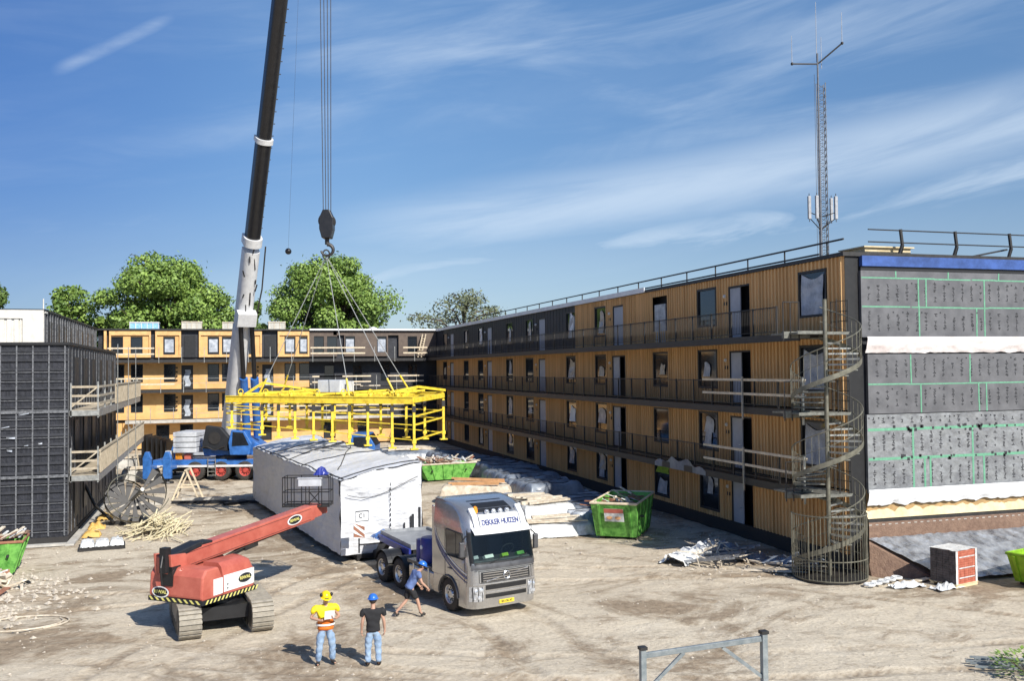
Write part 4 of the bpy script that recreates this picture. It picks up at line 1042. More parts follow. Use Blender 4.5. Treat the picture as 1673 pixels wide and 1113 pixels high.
for (lx, ly) in ((-1.35,-1.85),(-1.35,1.35)):
    q = MB(); q.box((lx-.01,ly-.21,1.15),(lx+.02,ly+.21,1.72)); o = q.build('marker_board', M['truck_white'], T)
    q = MB(); w0, w1, h0, h1 = ly-.21, ly+.21, 1.15, 1.72
    for c0 in (-.30,-.02,.26,.54):      # diagonal bands clipped to the board
        pts = []
        for y_, c_ in ((w0,c0),(w1,c0),(w1,c0+.15),(w0,c0+.15)): pts.append((y_, min(h1,max(h0, h0+c_+(w1-y_)*.85))))
        if len({round(p[1],3) for p in pts}) > 2: q.add([(lx+.024,y_,z_) for y_,z_ in pts], [(0,1,2,3)])
    q.build('hazard_stripes', M['rust'], o, fix=False)
    q = MB(); q.tube((lx,ly,.6),(lx,ly,1.15),.03,n=6); q.tube((lx,ly,.9),(lx,math.copysign(.75,ly),.9),.03,n=6); q.build('stalk', M['black'], o)
q = MB(); q.box((-1.36,-1.98,1.78),(-1.33,-1.50,2.15)); q.build('speed_sign', M['truck_white'], T)
q = MB(); q.path([(-1.32,-1.98,1.78),(-1.32,-1.50,1.78),(-1.32,-1.50,2.15),(-1.32,-1.98,2.15)], .018, 5, closed=True); q.build('sign_border', M['ink'], T)
text_mesh('C1', .22, 'sign_lettering', M['ink'], T, (-1.325,-1.74,1.97), (rad(90),0,rad(90)), .003)
q = MB()
for y in (.35,.62): q.box((-1.62,y-.04,1.34),(-1.54,y+.04,1.85 if y < .5 else 2.1))
q.build('stake_post', M['ink'], T)
q = MB(); q.grid(14, 10, lambda u,v: (-2.35+1.0*u, -1.12+.7*v, 1.02+.28*math.sin(u*3.1)*math.sin(v*3.1)+.08*fbm(u*6,v*6,2))); q.build('folded_tarp', M['crane_blue'], T, fix=False)

# ------------------------------------------------------------------ building module wrapped in white sheeting on the trailer
MA = rad(98.2)   # direction of its long axis
T = thing('building_module', 'long building module wrapped in white plastic sheeting, waiting on the low-loader', 'building module', (4.45,37.15,.30), MA)
ML, MW = 18.6, 3.3
# local x along the module (away), y to the left; its right side lies at y = -MW
def top(u, w_):     # height of the roof sheet at u along, w_ across (0 = left, 1 = right)
    t = 2.83 + .58*w_ + .10*math.sin(w_*math.pi) 
    t += .05*math.sin(u*ML*1.15) * (.4+.6*w_) + .05*fbm(u*22, w_*4, 3, .8, 3)
    return t
q = MB()
def crease(a, z, s2): return .06*fbm(a*2.2+z*1.6, z*.7-a*.3, s2, .8, 5) + .10*abs(fbm(a*1.1+z*.7, z*.6, s2+4, .7, 3)) - .05*max(0, fbm(a*.5, z*3.2, s2+9, .8, 3))
q.grid(150, 18, lambda u,v: (u*ML, .02+crease(u*ML, v*2.8, 1)-.03*math.sin(v*3.14), -.02+(top(u,0)+.02)*v))            # left side
q.grid(150, 18, lambda u,v: (u*ML, -MW-.02-crease(u*ML, v*2.8, 2), -.02+(top(u,1)+.02)*v))
q.grid(150, 20, lambda u,v: (u*ML, -MW*v, top(u,v)))
q.grid(40, 26, lambda u,v: (-.02-crease(u*5, v*3, 7)-.10*math.exp(-((v-.80-.18*(u-.5)**2*4)/.07)**2)*(.5+.5*math.sin(u*3.14)), -MW*u, -.05+(top(0,u)+.05)*v))
q.grid(20, 10, lambda u,v: (ML+.02, -MW*u, top(1,u)*v))
q.build('sheeting', M['wrap'], T, smooth='full', fix=False)
q = MB()
def cord(pts, r=.022): q.path(pts, r, 5)
for (u0, u1) in ((.02,.02),(.36,.30),(.52,.62),(.74,.70)):
    cord([((u0+(u1-u0)*j/14)*ML, -MW*j/14, top(u0+(u1-u0)*j/14, j/14)+.02) for j in range(15)])
cord([(.0+ML*j/30*.98, -.12, top(j/30,.04)+.02) for j in range(31)], .02)
cord([(-.06, -MW*j/20, top(0,j/20)-.02) for j in range(21)], .02)
cord([(-.16, -MW*(.06+.88*j/20), 2.30+.55*(j/20)**2-.35*math.sin(j/20*3.14)*(1-j/20)) for j in range(21)], .012)
cord([(.12*ML+(.40*ML)*j/16, -MW*(.15+.8*j/16), top(.12+.4*j/16, .15+.8*j/16)+.02) for j in range(17)], .02)
q.build('tie_cords', M['strap'], T)
q = MB(); z = .35
while z < 2.6: q.box((-.16,-MW*.60,z),(-.12,-MW*.60+.03,z+.12)); z += .2
q.build('seam_stitches', M['strap'], T)
q = MB()
for (y, h) in ((-.78,.30),(-.86,.55)): q.box((-.13,-MW*.0+y*MW,.75),(-.10,y*MW+.05,.75+h))
q.build('dark_slits', M['strap'], T)
q = MB(); q.box((.1,-.02,-.14),(ML-.1,-MW+.02,-.02) if False else (ML-.1,-.0,-.02)) if False else q.box((.1,-MW+.02,-.05),(ML-.1,-.02,-.02)); q.build('floor_frame', M['black'], T)

# ------------------------------------------------------------------ yellow lifting frame hanging above the module
A, B = V((8.63,43.62,5.98)), V((.32,49.25,6.05)); E2 = V((10.66,46.35,6.12)); F2 = B + (E2-A)
T = thing('lifting_frame', 'yellow steel lifting frame with dangling legs hanging from the crane hook', 'lifting frame', tuple((A+B+E2+F2)/4 - V((0,0,2.4))), world=True)
hk = V((5.04,47.4,13.34))
dn = V((0,0,-1))
for nm, p, q_ in (('long_beam',A,B),('long_beam',E2,F2)):
    b = MB(); b.beam(p, q_, .18, .28)
    L = (q_-p).length
    b.beam(p+V((0,0,.15)), q_+V((0,0,.15)), .26, .04); b.beam(p+V((0,0,-.15)), q_+V((0,0,-.15)), .26, .04); b.build(nm, M['yellow'], T)
for t in (0, .28, .42, .62, .78, 1):
    b = MB(); b.beam(A.lerp(B,t), E2.lerp(F2,t), .16, .22); b.build('cross_beam', M['yellow'], T)
b = MB()
for t in (.1,.3,.5,.7): b.beam(A.lerp(B,t)+V((0,0,.25)), E2.lerp(F2,t+.2)+V((0,0,.25)), .09); b.beam(E2.lerp(F2,t)+V((0,0,.25)), A.lerp(B,t+.2)+V((0,0,.25)), .09)
b.build('diagonal_braces', M['yellow'], T)
for t_ in (.33,.67):
    b = MB(); b.beam(A.lerp(E2,t_), B.lerp(F2,t_), .14, .20); b.build('inner_beam', M['yellow'], T)
for t_ in (.14,.35,.55,.70,.9):
    b = MB(); b.beam(A.lerp(B,t_)+V((0,0,.08)), E2.lerp(F2,t_)+V((0,0,.08)), .09, .12); b.build('cross_rail', M['yellow'], T)
up_ = MB(); e3 = E2+V((.1,.1,.25)); a3 = A.lerp(E2,.25)+V((0,0,.35))
up_.beam(A.lerp(B,.06)+V((0,0,.2)), A.lerp(E2,.45)+V((-.5,-.1,.55)), .10); up_.beam(A.lerp(E2,.45)+V((-.5,-.1,.55)), e3, .12); up_.beam(A.lerp(B,.16)+V((0,0,.3)), A.lerp(E2,.45)+V((-.5,-.1,.55)), .10)
up_.build('top_strut', M['yellow'], T); up_ = MB(); up_.beam(B.lerp(A,.1)+V((0,0,.2)), B.lerp(F2,.5)+V((.8,0,.7)), .10); up_.beam(B.lerp(F2,.5)+V((.8,0,.7)), F2.lerp(E2,.3)+V((0,0,.2)), .10); up_.build('top_strut', M['yellow'], T)
legs = [(A,.11,2.25),(A,.33,2.1),(A,.52,1.95),(A,.71,1.85),(E2,.1,2.2),(E2,.34,2.05),(E2,.6,1.9),(E2,.76,1.8),(A,0,2.28),(A,.235,2.15),(A,.42,2.0),(A,.62,1.9),(A,.80,1.75),(A,.97,1.45),(E2,0,2.2),(E2,.2,2.15),(E2,.5,1.9),(E2,.67,1.85),(E2,.86,1.7),(E2,1,1.45)]
for base, t, ln in legs:
    q0 = (B if base is A else F2); p = base.lerp(q0, t)
    b = MB(); b.beam(p+dn*.18, p+dn*ln, .11); b.obox(p+dn*(ln-.02), (.36,.30,.06)); b.beam(p+dn*(ln-.35)+V((.09,0,0)), p+dn*(ln-.35)+V((-.09,0,0)), .16); o = b.build('leg', M['yellow'], T)
    b = MB(); b.beam(p+dn*.25, p+dn*.55, .16); b.build('leg_clamp', M['dark_steel'], o)
b = MB()
for z in (.75, 1.15, 1.85):
    b.beam(A+dn*z, A.lerp(B,1)+dn*(z*.62), .045); b.beam(E2+dn*z, E2.lerp(F2,1)+dn*(z*.62), .045); b.beam(A+dn*z, E2+dn*(z-.05), .07); b.beam(A.lerp(B,.80)+dn*(z-.35), B+dn*(z-.45), .05); b.beam(B+dn*(z-.45), F2+dn*(z-.45), .06)
b.build('hand_rails', M['yellow'], T)
b = MB(); c0 = A.lerp(B,.5).lerp(E2.lerp(F2,.5),.5)+V((-.1,0,.55)); b.obox(c0, (1.25,.9,.62), (0,0,rad(-34))); pw = b.build('power_pack', M['crane_grey'], T, bevel=.04)
b = MB(); b.obox(c0+V((.78,-.5,0)), (.28,.25,.5), (0,0,rad(-34))); b.build('control_box', M['crane_white'], pw)
for i in range(7):
    b = MB(); t = .08+.14*i; p = A.lerp(B,t)+V((0,0,.22)); b.ball(p, .12, 6, 5); b.path([p+V((.12*math.cos(j*.9),0,.14+.14*math.sin(j*.9))) for j in range(7)], .03, 5, closed=True); b.build('shackle', M['yellow'], T)
ring = hk+V((0,0,-.25))
for p in (A.lerp(B,.09), A.lerp(B,.82), E2.lerp(F2,.18), E2.lerp(F2,.9), A.lerp(B,.33)):
    e = p+V((0,0,.2)); s3 = ring.lerp(e, .16)
    b = MB(); b.tube(ring, s3, .014, n=5); b.tube(s3, ring.lerp(e,.88), .019, n=6); o = b.build('sling', M['sling'], T)
    b = MB(); b.tube(ring.lerp(e,.88), e, .045, n=6); b.build('chain', M['yellow'], o)
b = MB(); b.path([ring+V((.17*math.cos(j*.524),0,.06+.24*math.sin(j*.524))) for j in range(12)], .04, 6, closed=True); b.build('lifting_ring', M['dark_steel'], T)

# ------------------------------------------------------------------ mobile crane
CA = math.atan2(-.2943, .9557)
T = thing('mobile_crane', 'blue mobile crane with a tall black and white telescopic boom behind the wrapped module', 'crane', (-4.2,70.6,0), CA)
Tm = Matrix.Translation((-4.2,70.6,0)) @ Matrix.Rotation(CA, 4, 'Z'); Ti = Tm.inverted()
def loc(p): return Ti @ V(p)
q = MB(); q.box((.2,-1.3,1.05),(15.2,1.3,1.42)); q.build('carrier_deck', M['crane_blue'], T, bevel=.03)
q = MB(); q.box((.2,-1.36,.92),(14.6,-1.3,1.06)); q.box((.2,1.3,.92),(14.6,1.36,1.06)); q.build('side_trim', M['crane_white'], T)
q = MB(); q.box((.6,-.55,.55),(14.8,.55,1.05)); q.build('frame', M['black'], T)
for x in (3.1,4.85,6.5,9.6,11.2,13.2):
    for s2 in (-1,1): wheel_parts(T, (x, s2*1.12, .66), .66, .42, M['red_rim'], s2)
q = MB(); q.prism([(13.6,1.42),(15.3,1.42),(15.4,2.2),(14.9,3.05),(13.7,3.05)], 1, -1.25, 1.25); cb = q.build('carrier_cab', M['crane_blue'], T, bevel=.04)
q = MB(); q.prism([(13.9,2.15),(15.0,2.15),(14.8,2.85),(13.9,2.85)], 1, -1.262, 1.262); q.add([(15.40,-1.1,2.25),(15.40,1.1,2.25),(14.97,1.1,2.98),(14.97,-1.1,2.98)], [(0,1,2,3)]); q.build('cab_glass', M['glass'], cb, fix=False)
for (x, s2) in ((.35,-1),(1.7,-1),(.35,1),(8.1,-1),(8.1,1)):
    q = MB(); y = s2*2.6; q.box((x-.18,min(s2*.6,y),.85),(x+.18,max(s2*.6,y),1.15)); q.box((x-.26,y-.18,.3),(x+.26,y+.18,1.6)); q.prism([(x-.30,1.6),(x+.30,1.6),(x+.12,2.1),(x-.12,2.1)], 1, y-.16, y+.16); o = q.build('outrigger', M['crane_blue'], T, bevel=.03)
    q = MB(); q.tube((x,y,.12),(x,y,.4),.09,n=8); q.lathe([(.001,.10),(.38,.10),(.42,.02),(.42,-.02)], (x,y,0.02), 2, 14); q.build('outrigger_foot', M['dark_steel'], o)
q = MB()
for i in range(5): q.box((4.0,-1.45,.35+.25*i),(4.55,-1.40,.39+.25*i))
for x in (4.0,4.52): q.box((x,-1.46,.3),(x+.04,-1.40,1.5))
q.build('ladder', M['galv'], T)
# deck load: small boxes and drums
for (x, m_, s2) in ((1.9,'amber',.5),(2.5,'lift_red',.4),(1.2,'crane_grey',.6)):
    q = MB(); q.box((x-.22,-1.1,1.42),(x+.22,-.6,1.42+s2)); q.build('deck_box', M[m_], T, bevel=.03)
# upper works
q = MB(); q.lathe([(.001,0),(1.05,0),(1.05,.22),(.001,.22)], (5.2,0,1.42), 2, 28); q.build('slew_ring', M['dark_steel'], T, smooth=True)
q = MB(); q.prism([(3.6,1.66),(7.4,1.66),(7.6,2.3),(6.6,2.9),(4.2,2.9),(3.4,2.4)], 1, -.95, .95); q.build('upper_frame', M['crane_blue'], T, bevel=.05)
q = MB(); q.prism([(5.6,1.75),(6.9,1.75),(7.1,2.5),(6.6,3.35),(5.7,3.45),(5.5,2.6)], 1, -1.75, -.98); oc = q.build('operator_cab', M['crane_blue'], T, bevel=.05)
q = MB(); q.prism([(5.75,2.35),(6.9,2.4),(6.5,3.25),(5.8,3.33)], 1, -1.765, -.97); q.build('cab_glass', M['glass'], oc)
q = MB(); q.prism([(3.6,2.2),(5.4,2.0),(5.5,2.9),(4.9,3.6),(3.9,3.75)], 1, -1.5, -.97); q.build('winch_housing', M['ink'], T, bevel=.05)
q = MB(); q.lathe([(.001,-1.56),(.42,-1.56),(.42,-1.45),(.2,-1.45)], (4.5,0,2.9), 1, 18); q.path([(3.6+.2*j,-1.58,2.2+.12*math.sin(j)) for j in range(9)], .04, 5); q.build('winch_drum', M['dark_steel'], T)
q = MB()
for i in range(4): q.box((1.6,-1.35,1.9+.36*i),(3.2,1.35,2.22+.36*i))
q.build('counterweight', M['crane_grey'], T, bevel=.04)
PB = loc((.72,69.0,3.2)); PT = loc((4.85,46.6,43.4)); bd = (PT-PB).normalized(); BL = (PT-PB).length
side = bd.cross(V((0,0,1))).normalized()
def boom_pt(t): return PB + bd*t
def sect(t0, t1, w0, h0, name, m, parent, w1=None, h1=None):
    b = MB(); p, q_ = boom_pt(t0), boom_pt(t1); k_ = .80 if t0 > 8 else .86; w0 *= k_; h0 *= k_; w1 = w1 or w0; h1 = h1 or h0
    u_ = side.cross(bd); vs = []
    n = 10
    for c_, ww, hh in ((p,w0,h0),(q_,w1,h1)):     # flat top, rounded belly
        prof = [(-.5,.5),(.5,.5)] + [(.5*math.cos(a)*1.0, -.12-.38*math.sin(a)) for a in [math.pi*j/n for j in range(n+1)]]
        vs += [c_ + side*ww*x + u_*hh*y for x,y in prof]
    k = len(vs)//2
    b.add(vs, [tuple(range(k-1,-1,-1)), tuple(range(k,2*k))] + [(i,(i+1)%k,k+(i+1)%k,k+i) for i in range(k)])
    return b.build(name, m, parent, smooth=True)
TB = 14.6
base = sect(-1.2, 8.2, 1.22, 1.45, 'boom_base', M['crane_white'], T)
b2_ = sect(8.2, TB-.9, 1.24, 1.48, 'boom_base', M['crane_white'], T)
col = sect(TB-.55, TB, 1.42, 1.62, 'boom_collar', M['crane_white'], T)
s1 = sect(TB, 21.0, 1.08, 1.30, 'boom_section', M['boom_black'], T); c1 = sect(20.75, 21.05, 1.28, 1.46, 'boom_collar', M['crane_white'], T)
s2_ = sect(21.1, 33, .98, 1.18, 'boom_section', M['boom_black'], T); s3_ = sect(33, BL-1.2, .84, 1.02, 'boom_section', M['boom_black'], T)
hd = sect(BL-1.2, BL+.2, .9, 1.2, 'boom_head', M['boom_black'], T)
q = MB(); u_ = side.cross(bd)
for i in range(26):
    t = TB+.6+i*.75
    if t < 33: q.beam(boom_pt(t)+side*(-.40)+u_*.1, boom_pt(t)+side*(-.55)+u_*.15, .05)
q.build('boom_fittings', M['dark_steel'], T)
for i in range(9): q = MB(); a_ = boom_pt(9.6+i*.5)+side*RD.uniform(-.4,.4)-u_*(.56+.05*(i%2)); q.beam(a_, a_+bd*RD.uniform(.25,.9)+side*RD.uniform(-.15,.15), .07, .05); q.build('boom_fitting', M['dark_steel'], T)
for s4 in (-.36,.36):
    p0 = loc((2.15,68.2,2.9))+side*s4; p1 = boom_pt(9.0)+side*s4-u_*.66
    q = MB(); q.tube(p0, p0.lerp(p1,.52), .27, n=14); o = q.build('luffing_cylinder', M['crane_blue'], T, smooth=True)
    q = MB(); q.tube(p0.lerp(p1,.52), p1, .15, n=12); q.build('piston_rod', M['boom_black'], o, smooth=True)
q = MB(); q.obox(boom_pt(9.2)-u_*.7, (1.2,.7,.9), bd.to_track_quat('Z','Y').to_euler()); q.build('cylinder_bracket', M['crane_white'], T)
tip = boom_pt(BL)
bt = loc((5.08,47.32,15.15)); tp = loc((4.98,47.1,43.2))
for i, dx in enumerate((-.30,-.10,.10,.30)):
    q = MB(); q.tube(bt+V((dx*.62,0,.05)), tp+V((dx*1.25,0,0)), .022, n=5); q.build('hoist_rope', M['rope'], T)
q = MB(); q.path([boom_pt(TB+.5)+u_*.95, boom_pt(25)+u_*1.5, boom_pt(BL-.5)+u_*.9], .03, 5); q.tube(boom_pt(21)+u_*.7+side*.2, boom_pt(BL-.5)+u_*.9, .02, n=5); q.build('auxiliary_rope', M['rope'], T)
q = MB(); q.path([boom_pt(14)+side*-.85, boom_pt(11)+side*-.95, boom_pt(9)+side*-.8], .05, 6); q.build('hose', M['rubber'], T)

T = thing('hook_block', 'black multi-sheave hook block hanging on four ropes above the yellow lifting frame', 'hook', (5.08,47.35,13.6), CA)
q = MB(); q.prism([(-.22,.35),(.22,.35),(.34,.8),(.34,1.35),(.16,1.75),(-.16,1.75),(-.34,1.35),(-.34,.8)], 1, -.30, .30); q.build('cheek_plates', M['boom_black'], T, bevel=.03)
q = MB()
for x in (-.2,0,.2): q.lathe([(.001,-.05),(.40,-.05),(.36,0),(.40,.05),(.001,.05)], (0,x*.9,1.2), 1, 20)
q.build('sheaves', M['dark_steel'], T, smooth=True)
q = MB(); q.tube((0,0,.05),(0,0,.4),.11,n=10); q.path([(.30*math.cos(a),0,-.22+.28*math.sin(a)) for a in [math.pi*(.5-1.45*j/14) for j in range(15)]], .10, 8, r2=.05); q.build('hook', M['dark_steel'], T, smooth=True)
T = thing('hook_ball', 'small black auxiliary hook ball hanging beside the crane boom', 'hook', tuple(AX_BALL := (3.5,51.7,13.8)))
q = MB(); q.ball((0,0,0), .17, 12, 9); q.build('ball', M['boom_black'], T, smooth=True)
q = MB(); q.tube((0,0,.15),(.95,-4.2,29.2),.005,n=4); q.build('rope', M['rope'], T)
# ------------------------------------------------------------------ tracked boom lift
LA = math.atan2(5.5, 4.85)
LC = (-.45,29.35,0)
T = thing('boom_lift', 'red and white tracked boom lift with its boom reaching towards the wrapped module', 'boom lift', LC, LA)
Lm = (Matrix.Translation(LC) @ Matrix.Rotation(LA,4,'Z')).inverted()
UA = rad(-82.5) - LA        # heading of the tracks inside the lift's frame
TC = Lm @ V((.0,29.38,0)); UM = Matrix.Translation(TC) @ Matrix.Rotation(UA, 4, 'Z')
KX, KY, KO = .62, .82, .55
BD = Matrix(((KX,0,0,KX*KO),(0,KY,0,0),(0,0,.90,.09),(0,0,0,1)))
def oval(L, r, n=10):
    return [(L/2+r*math.cos(a), r+.02+r*math.sin(a)) for a in [-math.pi/2+math.pi*j/n for j in range(n+1)]] + [(-L/2+r*math.cos(a), r+.02+r*math.sin(a)) for a in [math.pi/2+math.pi*j/n for j in range(n+1)]]
def xform(o, Mx): o.data.transform(Mx); return o
for s2 in (-1, 1):
    yc = s2*.98; pts = oval(2.3, .42); q = MB()
    q.prism(pts, 1, yc-.29, yc+.29); o = xform(q.build('crawler_track', M['track'], T), UM)
    q = MB(); tot = len(pts); per = []
    for i in range(tot):
        a, b = V((pts[i][0],0,pts[i][1])), V((pts[(i+1)%tot][0],0,pts[(i+1)%tot][1])); d = (b-a).length; k = max(1, round(d/.15))
        for j in range(k):
            p = a.lerp(b,(j+.5)/k); t = (b-a).normalized(); nrm = V((t.z,0,-t.x))
            q.beam(p+V((0,yc-.30,0))+nrm*.02, p+V((0,yc+.30,0))+nrm*.02, .085, .05, up=tuple(nrm))
    xform(q.build('track_pads', M['track'], o), UM)
    for x in (-1.05,-.6,-.2,.2,.6,1.05):
        rr = .34 if abs(x) > 1 else .16; zz = .44 if abs(x) > 1 else .2
        for e in (-1,1): q = MB(); q.lathe([(.001,e*.312),(rr*.5,e*.312),(rr,e*.30),(rr,e*.29)], (x,yc,zz), 1, 16); xform(q.build('road_wheel', M['dark_steel'], o), UM)
q = MB(); q.box((-.9,-.76,.35),(.9,.76,.72)); q.box((-.55,-1.0,.42),(.55,1.0,.66)); q.lathe([(.001,.72),(.55,.72),(.55,.95),(.001,.95)],(0,0,0),2,24)
q.beam((-.9,-.5,.6),(-1.5,-.3,.35),.10); q.beam((-.9,.5,.6),(-1.5,.3,.35),.10)
xform(q.build('undercarriage', M['black'], T), UM)
# turntable: counterweight at the rear (-x), engine covers along both flanks
q = MB(); q.box((-2.0,-1.12,.92),(1.35,1.12,1.08)); xform(q.build('turntable', M['dark_steel'], T, bevel=.04), BD)
def hood(y0, y1, name):
    q = MB(); zs = [(1.02,1.40),(1.08,1.46),(1.55,1.46),(1.92,1.26),(2.05,.95)]; rows = []
    oy = y1
    for z, xe in zs:
        iny = 0 if z < 1.6 else (.10 if z < 2 else .24)
        yy = oy - math.copysign(iny, oy)
        rows.append([(-1.02,y0,z)] + [(xe-.0-.30*(1-math.sin(t)), y0+(yy-y0)*(1-.0) - math.copysign(.34*(1-math.cos(t)), oy)*0 , z) if False else (xe-.45+.45*math.cos(t), yy - math.copysign(.45*(1-math.sin(t)), oy), z) for t in [math.pi/2*j/6 for j in range(7)]][:0] + [(-1.02,yy,z),(xe-.5,yy,z)] + [(xe-.5+.5*math.sin(t), yy-math.copysign(.5*(1-math.cos(t)), oy), z) for t in [math.pi/2*j/6 for j in range(1,7)]] + [(xe,y0,z)])
    n = len(rows[0])
    q.add([p for r_ in rows for p in r_], [(j*n+i, j*n+(i+1)%n, (j+1)*n+(i+1)%n, (j+1)*n+i) for j in range(len(rows)-1) for i in range(n)] + [tuple(range(n-1,-1,-1)), tuple((len(rows)-1)*n+i for i in range(n))])
    return xform(q.build(name, M['lift_red'], T, smooth=True), BD)
hr_ = hood(-.30,-1.20,'engine_cover'); hl_ = hood(.30,1.20,'engine_cover')
q = MB(); q.prism([(-1.04,1.02),(-1.04,1.62),(-1.3,1.98),(-2.1,1.98),(-2.35,1.75),(-2.42,1.1),(-2.3,1.02)], 1, -1.18, 1.18); cw = xform(q.build('counterweight', M['lift_red'], T, bevel=.09), BD)
q = MB(); q.box((-2.44,.10,1.42),(-1.9,.55,2.02)); xform(q.build('tail_recess', M['black'], T), BD)
# white side panel with the oval badge, right flank
def flank(x0, x1, z0, z1, m, name, parent, y=-1.207, end=False):
    q = MB(); pts = [(x0,z0)]
    if end:
        cz, r_ = (z0+z1)/2, (z1-z0)/2
        pts += [(x1-r_+r_*math.sin(t), cz-r_*math.cos(t)) for t in [math.pi*j/12 for j in range(13)]]
    else: pts += [(x1,z0),(x1,z1)]
    pts += [(x0,z1)]; q.prism(pts, 1, y, y+.012); return xform(q.build(name, m, parent), BD)
flank(-1.0, .98, 1.14, 1.66, M['lift_white'], 'white_panel', hr_)
q = MB()
def corner(u, v):   # panel follows the rounded front corner
    t = math.pi/2*u*.9; return (.96+.5*math.sin(t)+.006, -1.2+.5*(1-math.cos(t))-.008, 1.14+.04*u+(.52-.10*u)*v)
q.grid(8,3,corner); xform(q.build('white_panel', M['lift_white'], hr_, fix=False), BD)
flank(-1.66, -1.06, 1.12, 1.62, M['lift_white'], 'white_panel', cw, y=-1.195)
def badge(parent, cpos, rx, rz_, Rm, ring=True):
    parent = T; q = MB(); n = 24
    for (k, m_, s2, d) in ((0, None, 1.22, .004), (1, None, 1.0, .008)):
        if k == 0 and not ring: continue
        q.k = k; q.add([V(cpos)+Rm@V((rx*s2*math.cos(2*math.pi*j/n), rz_*s2*math.sin(2*math.pi*j/n), d)) for j in range(n)], [tuple(range(n))])
    o = q.build('oval_badge', [M['lift_white'], M['ink']], parent, fix=False)
    t = text_mesh('RIWAL', rz_*1.0, 'badge_lettering', M['logo_yellow'], o, (0,0,0), (0,0,0), .002, sx=1.35)
    Mx = Rm.to_4x4(); Mx.translation = V(cpos)+Rm@V((0,0,.011)); t.matrix_local = Mx @ Matrix.Diagonal((1.2,1,1,1))
RS = Matrix(((1,0,0),(0,0,-1),(0,1,0)))      # badge plane facing -y
badge(hr_, BD@V((.42,-1.228,1.42)), .28, .13, RS, False)
RB = Matrix(((0,0,-1),(-1,0,0),(0,1,0)))     # facing -x
badge(cw, BD@V((-2.45,.62,1.22)), .26, .13, RB)
q = MB(); q.lathe([(.001,-.01),(.035,-.012),(.035,0)], (-.75,-1.21,1.36), 1, 10); q.lathe([(.001,-.01),(.035,-.012),(.035,0)], (-.75,-1.21,1.24), 1, 10); xform(q.build('latch', M['ink'], hr_), BD)
q = MB()
for i in range(14):
    x = -2.25+.26*i; q.add([(x,-1.235,.93),(x+.11,-1.235,.93),(x+.24,-1.235,1.05),(x+.13,-1.235,1.05)], [(0,1,2,3)])
for i in range(9):
    y = -1.15+.26*i; q.add([(-2.445,y,.95),(-2.445,y+.11,.95),(-2.445,y+.24,1.06),(-2.445,y+.13,1.06)], [(0,1,2,3)])
xform(q.build('hazard_stripes', M['logo_yellow'], T, fix=False), BD)
q = MB(); q.box((-2.44,-1.23,.92),(1.2,-1.19,1.06)); q.box((-2.44,-1.19,.92),(-2.40,1.19,1.07)); xform(q.build('skirt', M['ink'], T), BD)
# boom along +x
Bs, Be = Lm @ V((-1.57,28.75,1.93)), Lm @ V((2.95,33.35,2.55))
q = MB(); q.beam(Bs, Be, .42, .50); bm = q.build('main_boom', M['lift_red'], T, bevel=.03)
bd_ = (Be-Bs).normalized()
PC = Be + bd_*.35 + V((0,.35,.42)); ba = -LA + rad(-17)
q = MB(); q.beam(Bs+V((.1,0,.20)), Bs+bd_*1.3+V((0,0,.30)), .46, .16); q.beam(Bs+bd_*1.3+V((0,0,.30)), Bs+bd_*1.75+V((0,0,.25)), .42, .09); q.build('boom_cover', M['ink'], bm, bevel=.03)
q = MB(); q.beam(Be-bd_*.05, Be+bd_*.45, .32, .42); q.beam(Be+bd_*.4+V((0,0,-.03)), Be+bd_*.8+V((0,0,-.06)), .26, .28); q.beam(Be+bd_*.5+V((0,0,.1)), PC+V((0,0,-.28)), .16)
o = q.build('inner_boom', M['lift_red'], T, bevel=.02)
RBm = Matrix((tuple(bd_), (0,0,-1), tuple(V((0,-1,0)).cross(bd_)))).transposed()
xax = bd_; zax = xax.cross(V((0,0,1))).normalized(); yax = zax.cross(xax); RBm = Matrix((xax,yax,zax)).transposed()
badge(bm, Bs.lerp(Be,.84)-yax.cross(xax)*0+zax*.216, .30, .13, RBm)
q = MB(); p0 = Bs+bd_*.5
for s2 in (-.28,.28): q.prism([(Bs.x+.1,1.3),(Bs.x+.75,1.3),(Bs.x+.6,2.2),(Bs.x+.0,2.25)], 1, Bs.y+s2-.05, Bs.y+s2+.05)
q.build('boom_pivot', M['lift_red'], T, bevel=.02)
q = MB(); c5 = Bs.lerp(Be,.52); q.tube(V((.2,c5.y,1.5)), c5+V((0,0,-.34)), .08, n=10); q.beam(c5+V((-.2,0,-.36)), c5+V((.4,0,-.30)), .30, .16); q.build('lift_cylinder', M['dark_steel'], T, smooth=True)
q = MB(); q.box((Bs.x-.12,Bs.y-.24,1.75),(Bs.x+.10,Bs.y-.02,2.45)); q.path([Bs+V((-.05,-.1,.4)), Bs+V((-.25,-.2,0)), Bs+V((-.2,-.2,-.5))], .03, 6); q.build('rotary_guard', M['black'], T)
q = MB()
for k_, o_ in enumerate((-.14,-.09,.12)): q.path([Bs+V((.2,o_,-.25)), Bs+V((.55,o_,-.55-.05*k_)), Bs.lerp(Be,.25)+V((0,o_,-.42)), Bs.lerp(Be,.5)+V((0,o_,-.30)), Bs.lerp(Be,.8)+V((0,o_,-.27))], .018, 5)
q.build('hoses', M['rubber'], T)
q = MB(); q.beam(Bs.lerp(Be,.05)+zax*.212+V((0,0,.17)), Bs.lerp(Be,.97)+zax*.212+V((0,0,.17)), .006, .012); q.beam(Bs.lerp(Be,.05)+zax*.212+V((0,0,-.19)), Bs.lerp(Be,.97)+zax*.212+V((0,0,-.19)), .006, .012); q.build('boom_seam', M['ink'], T)
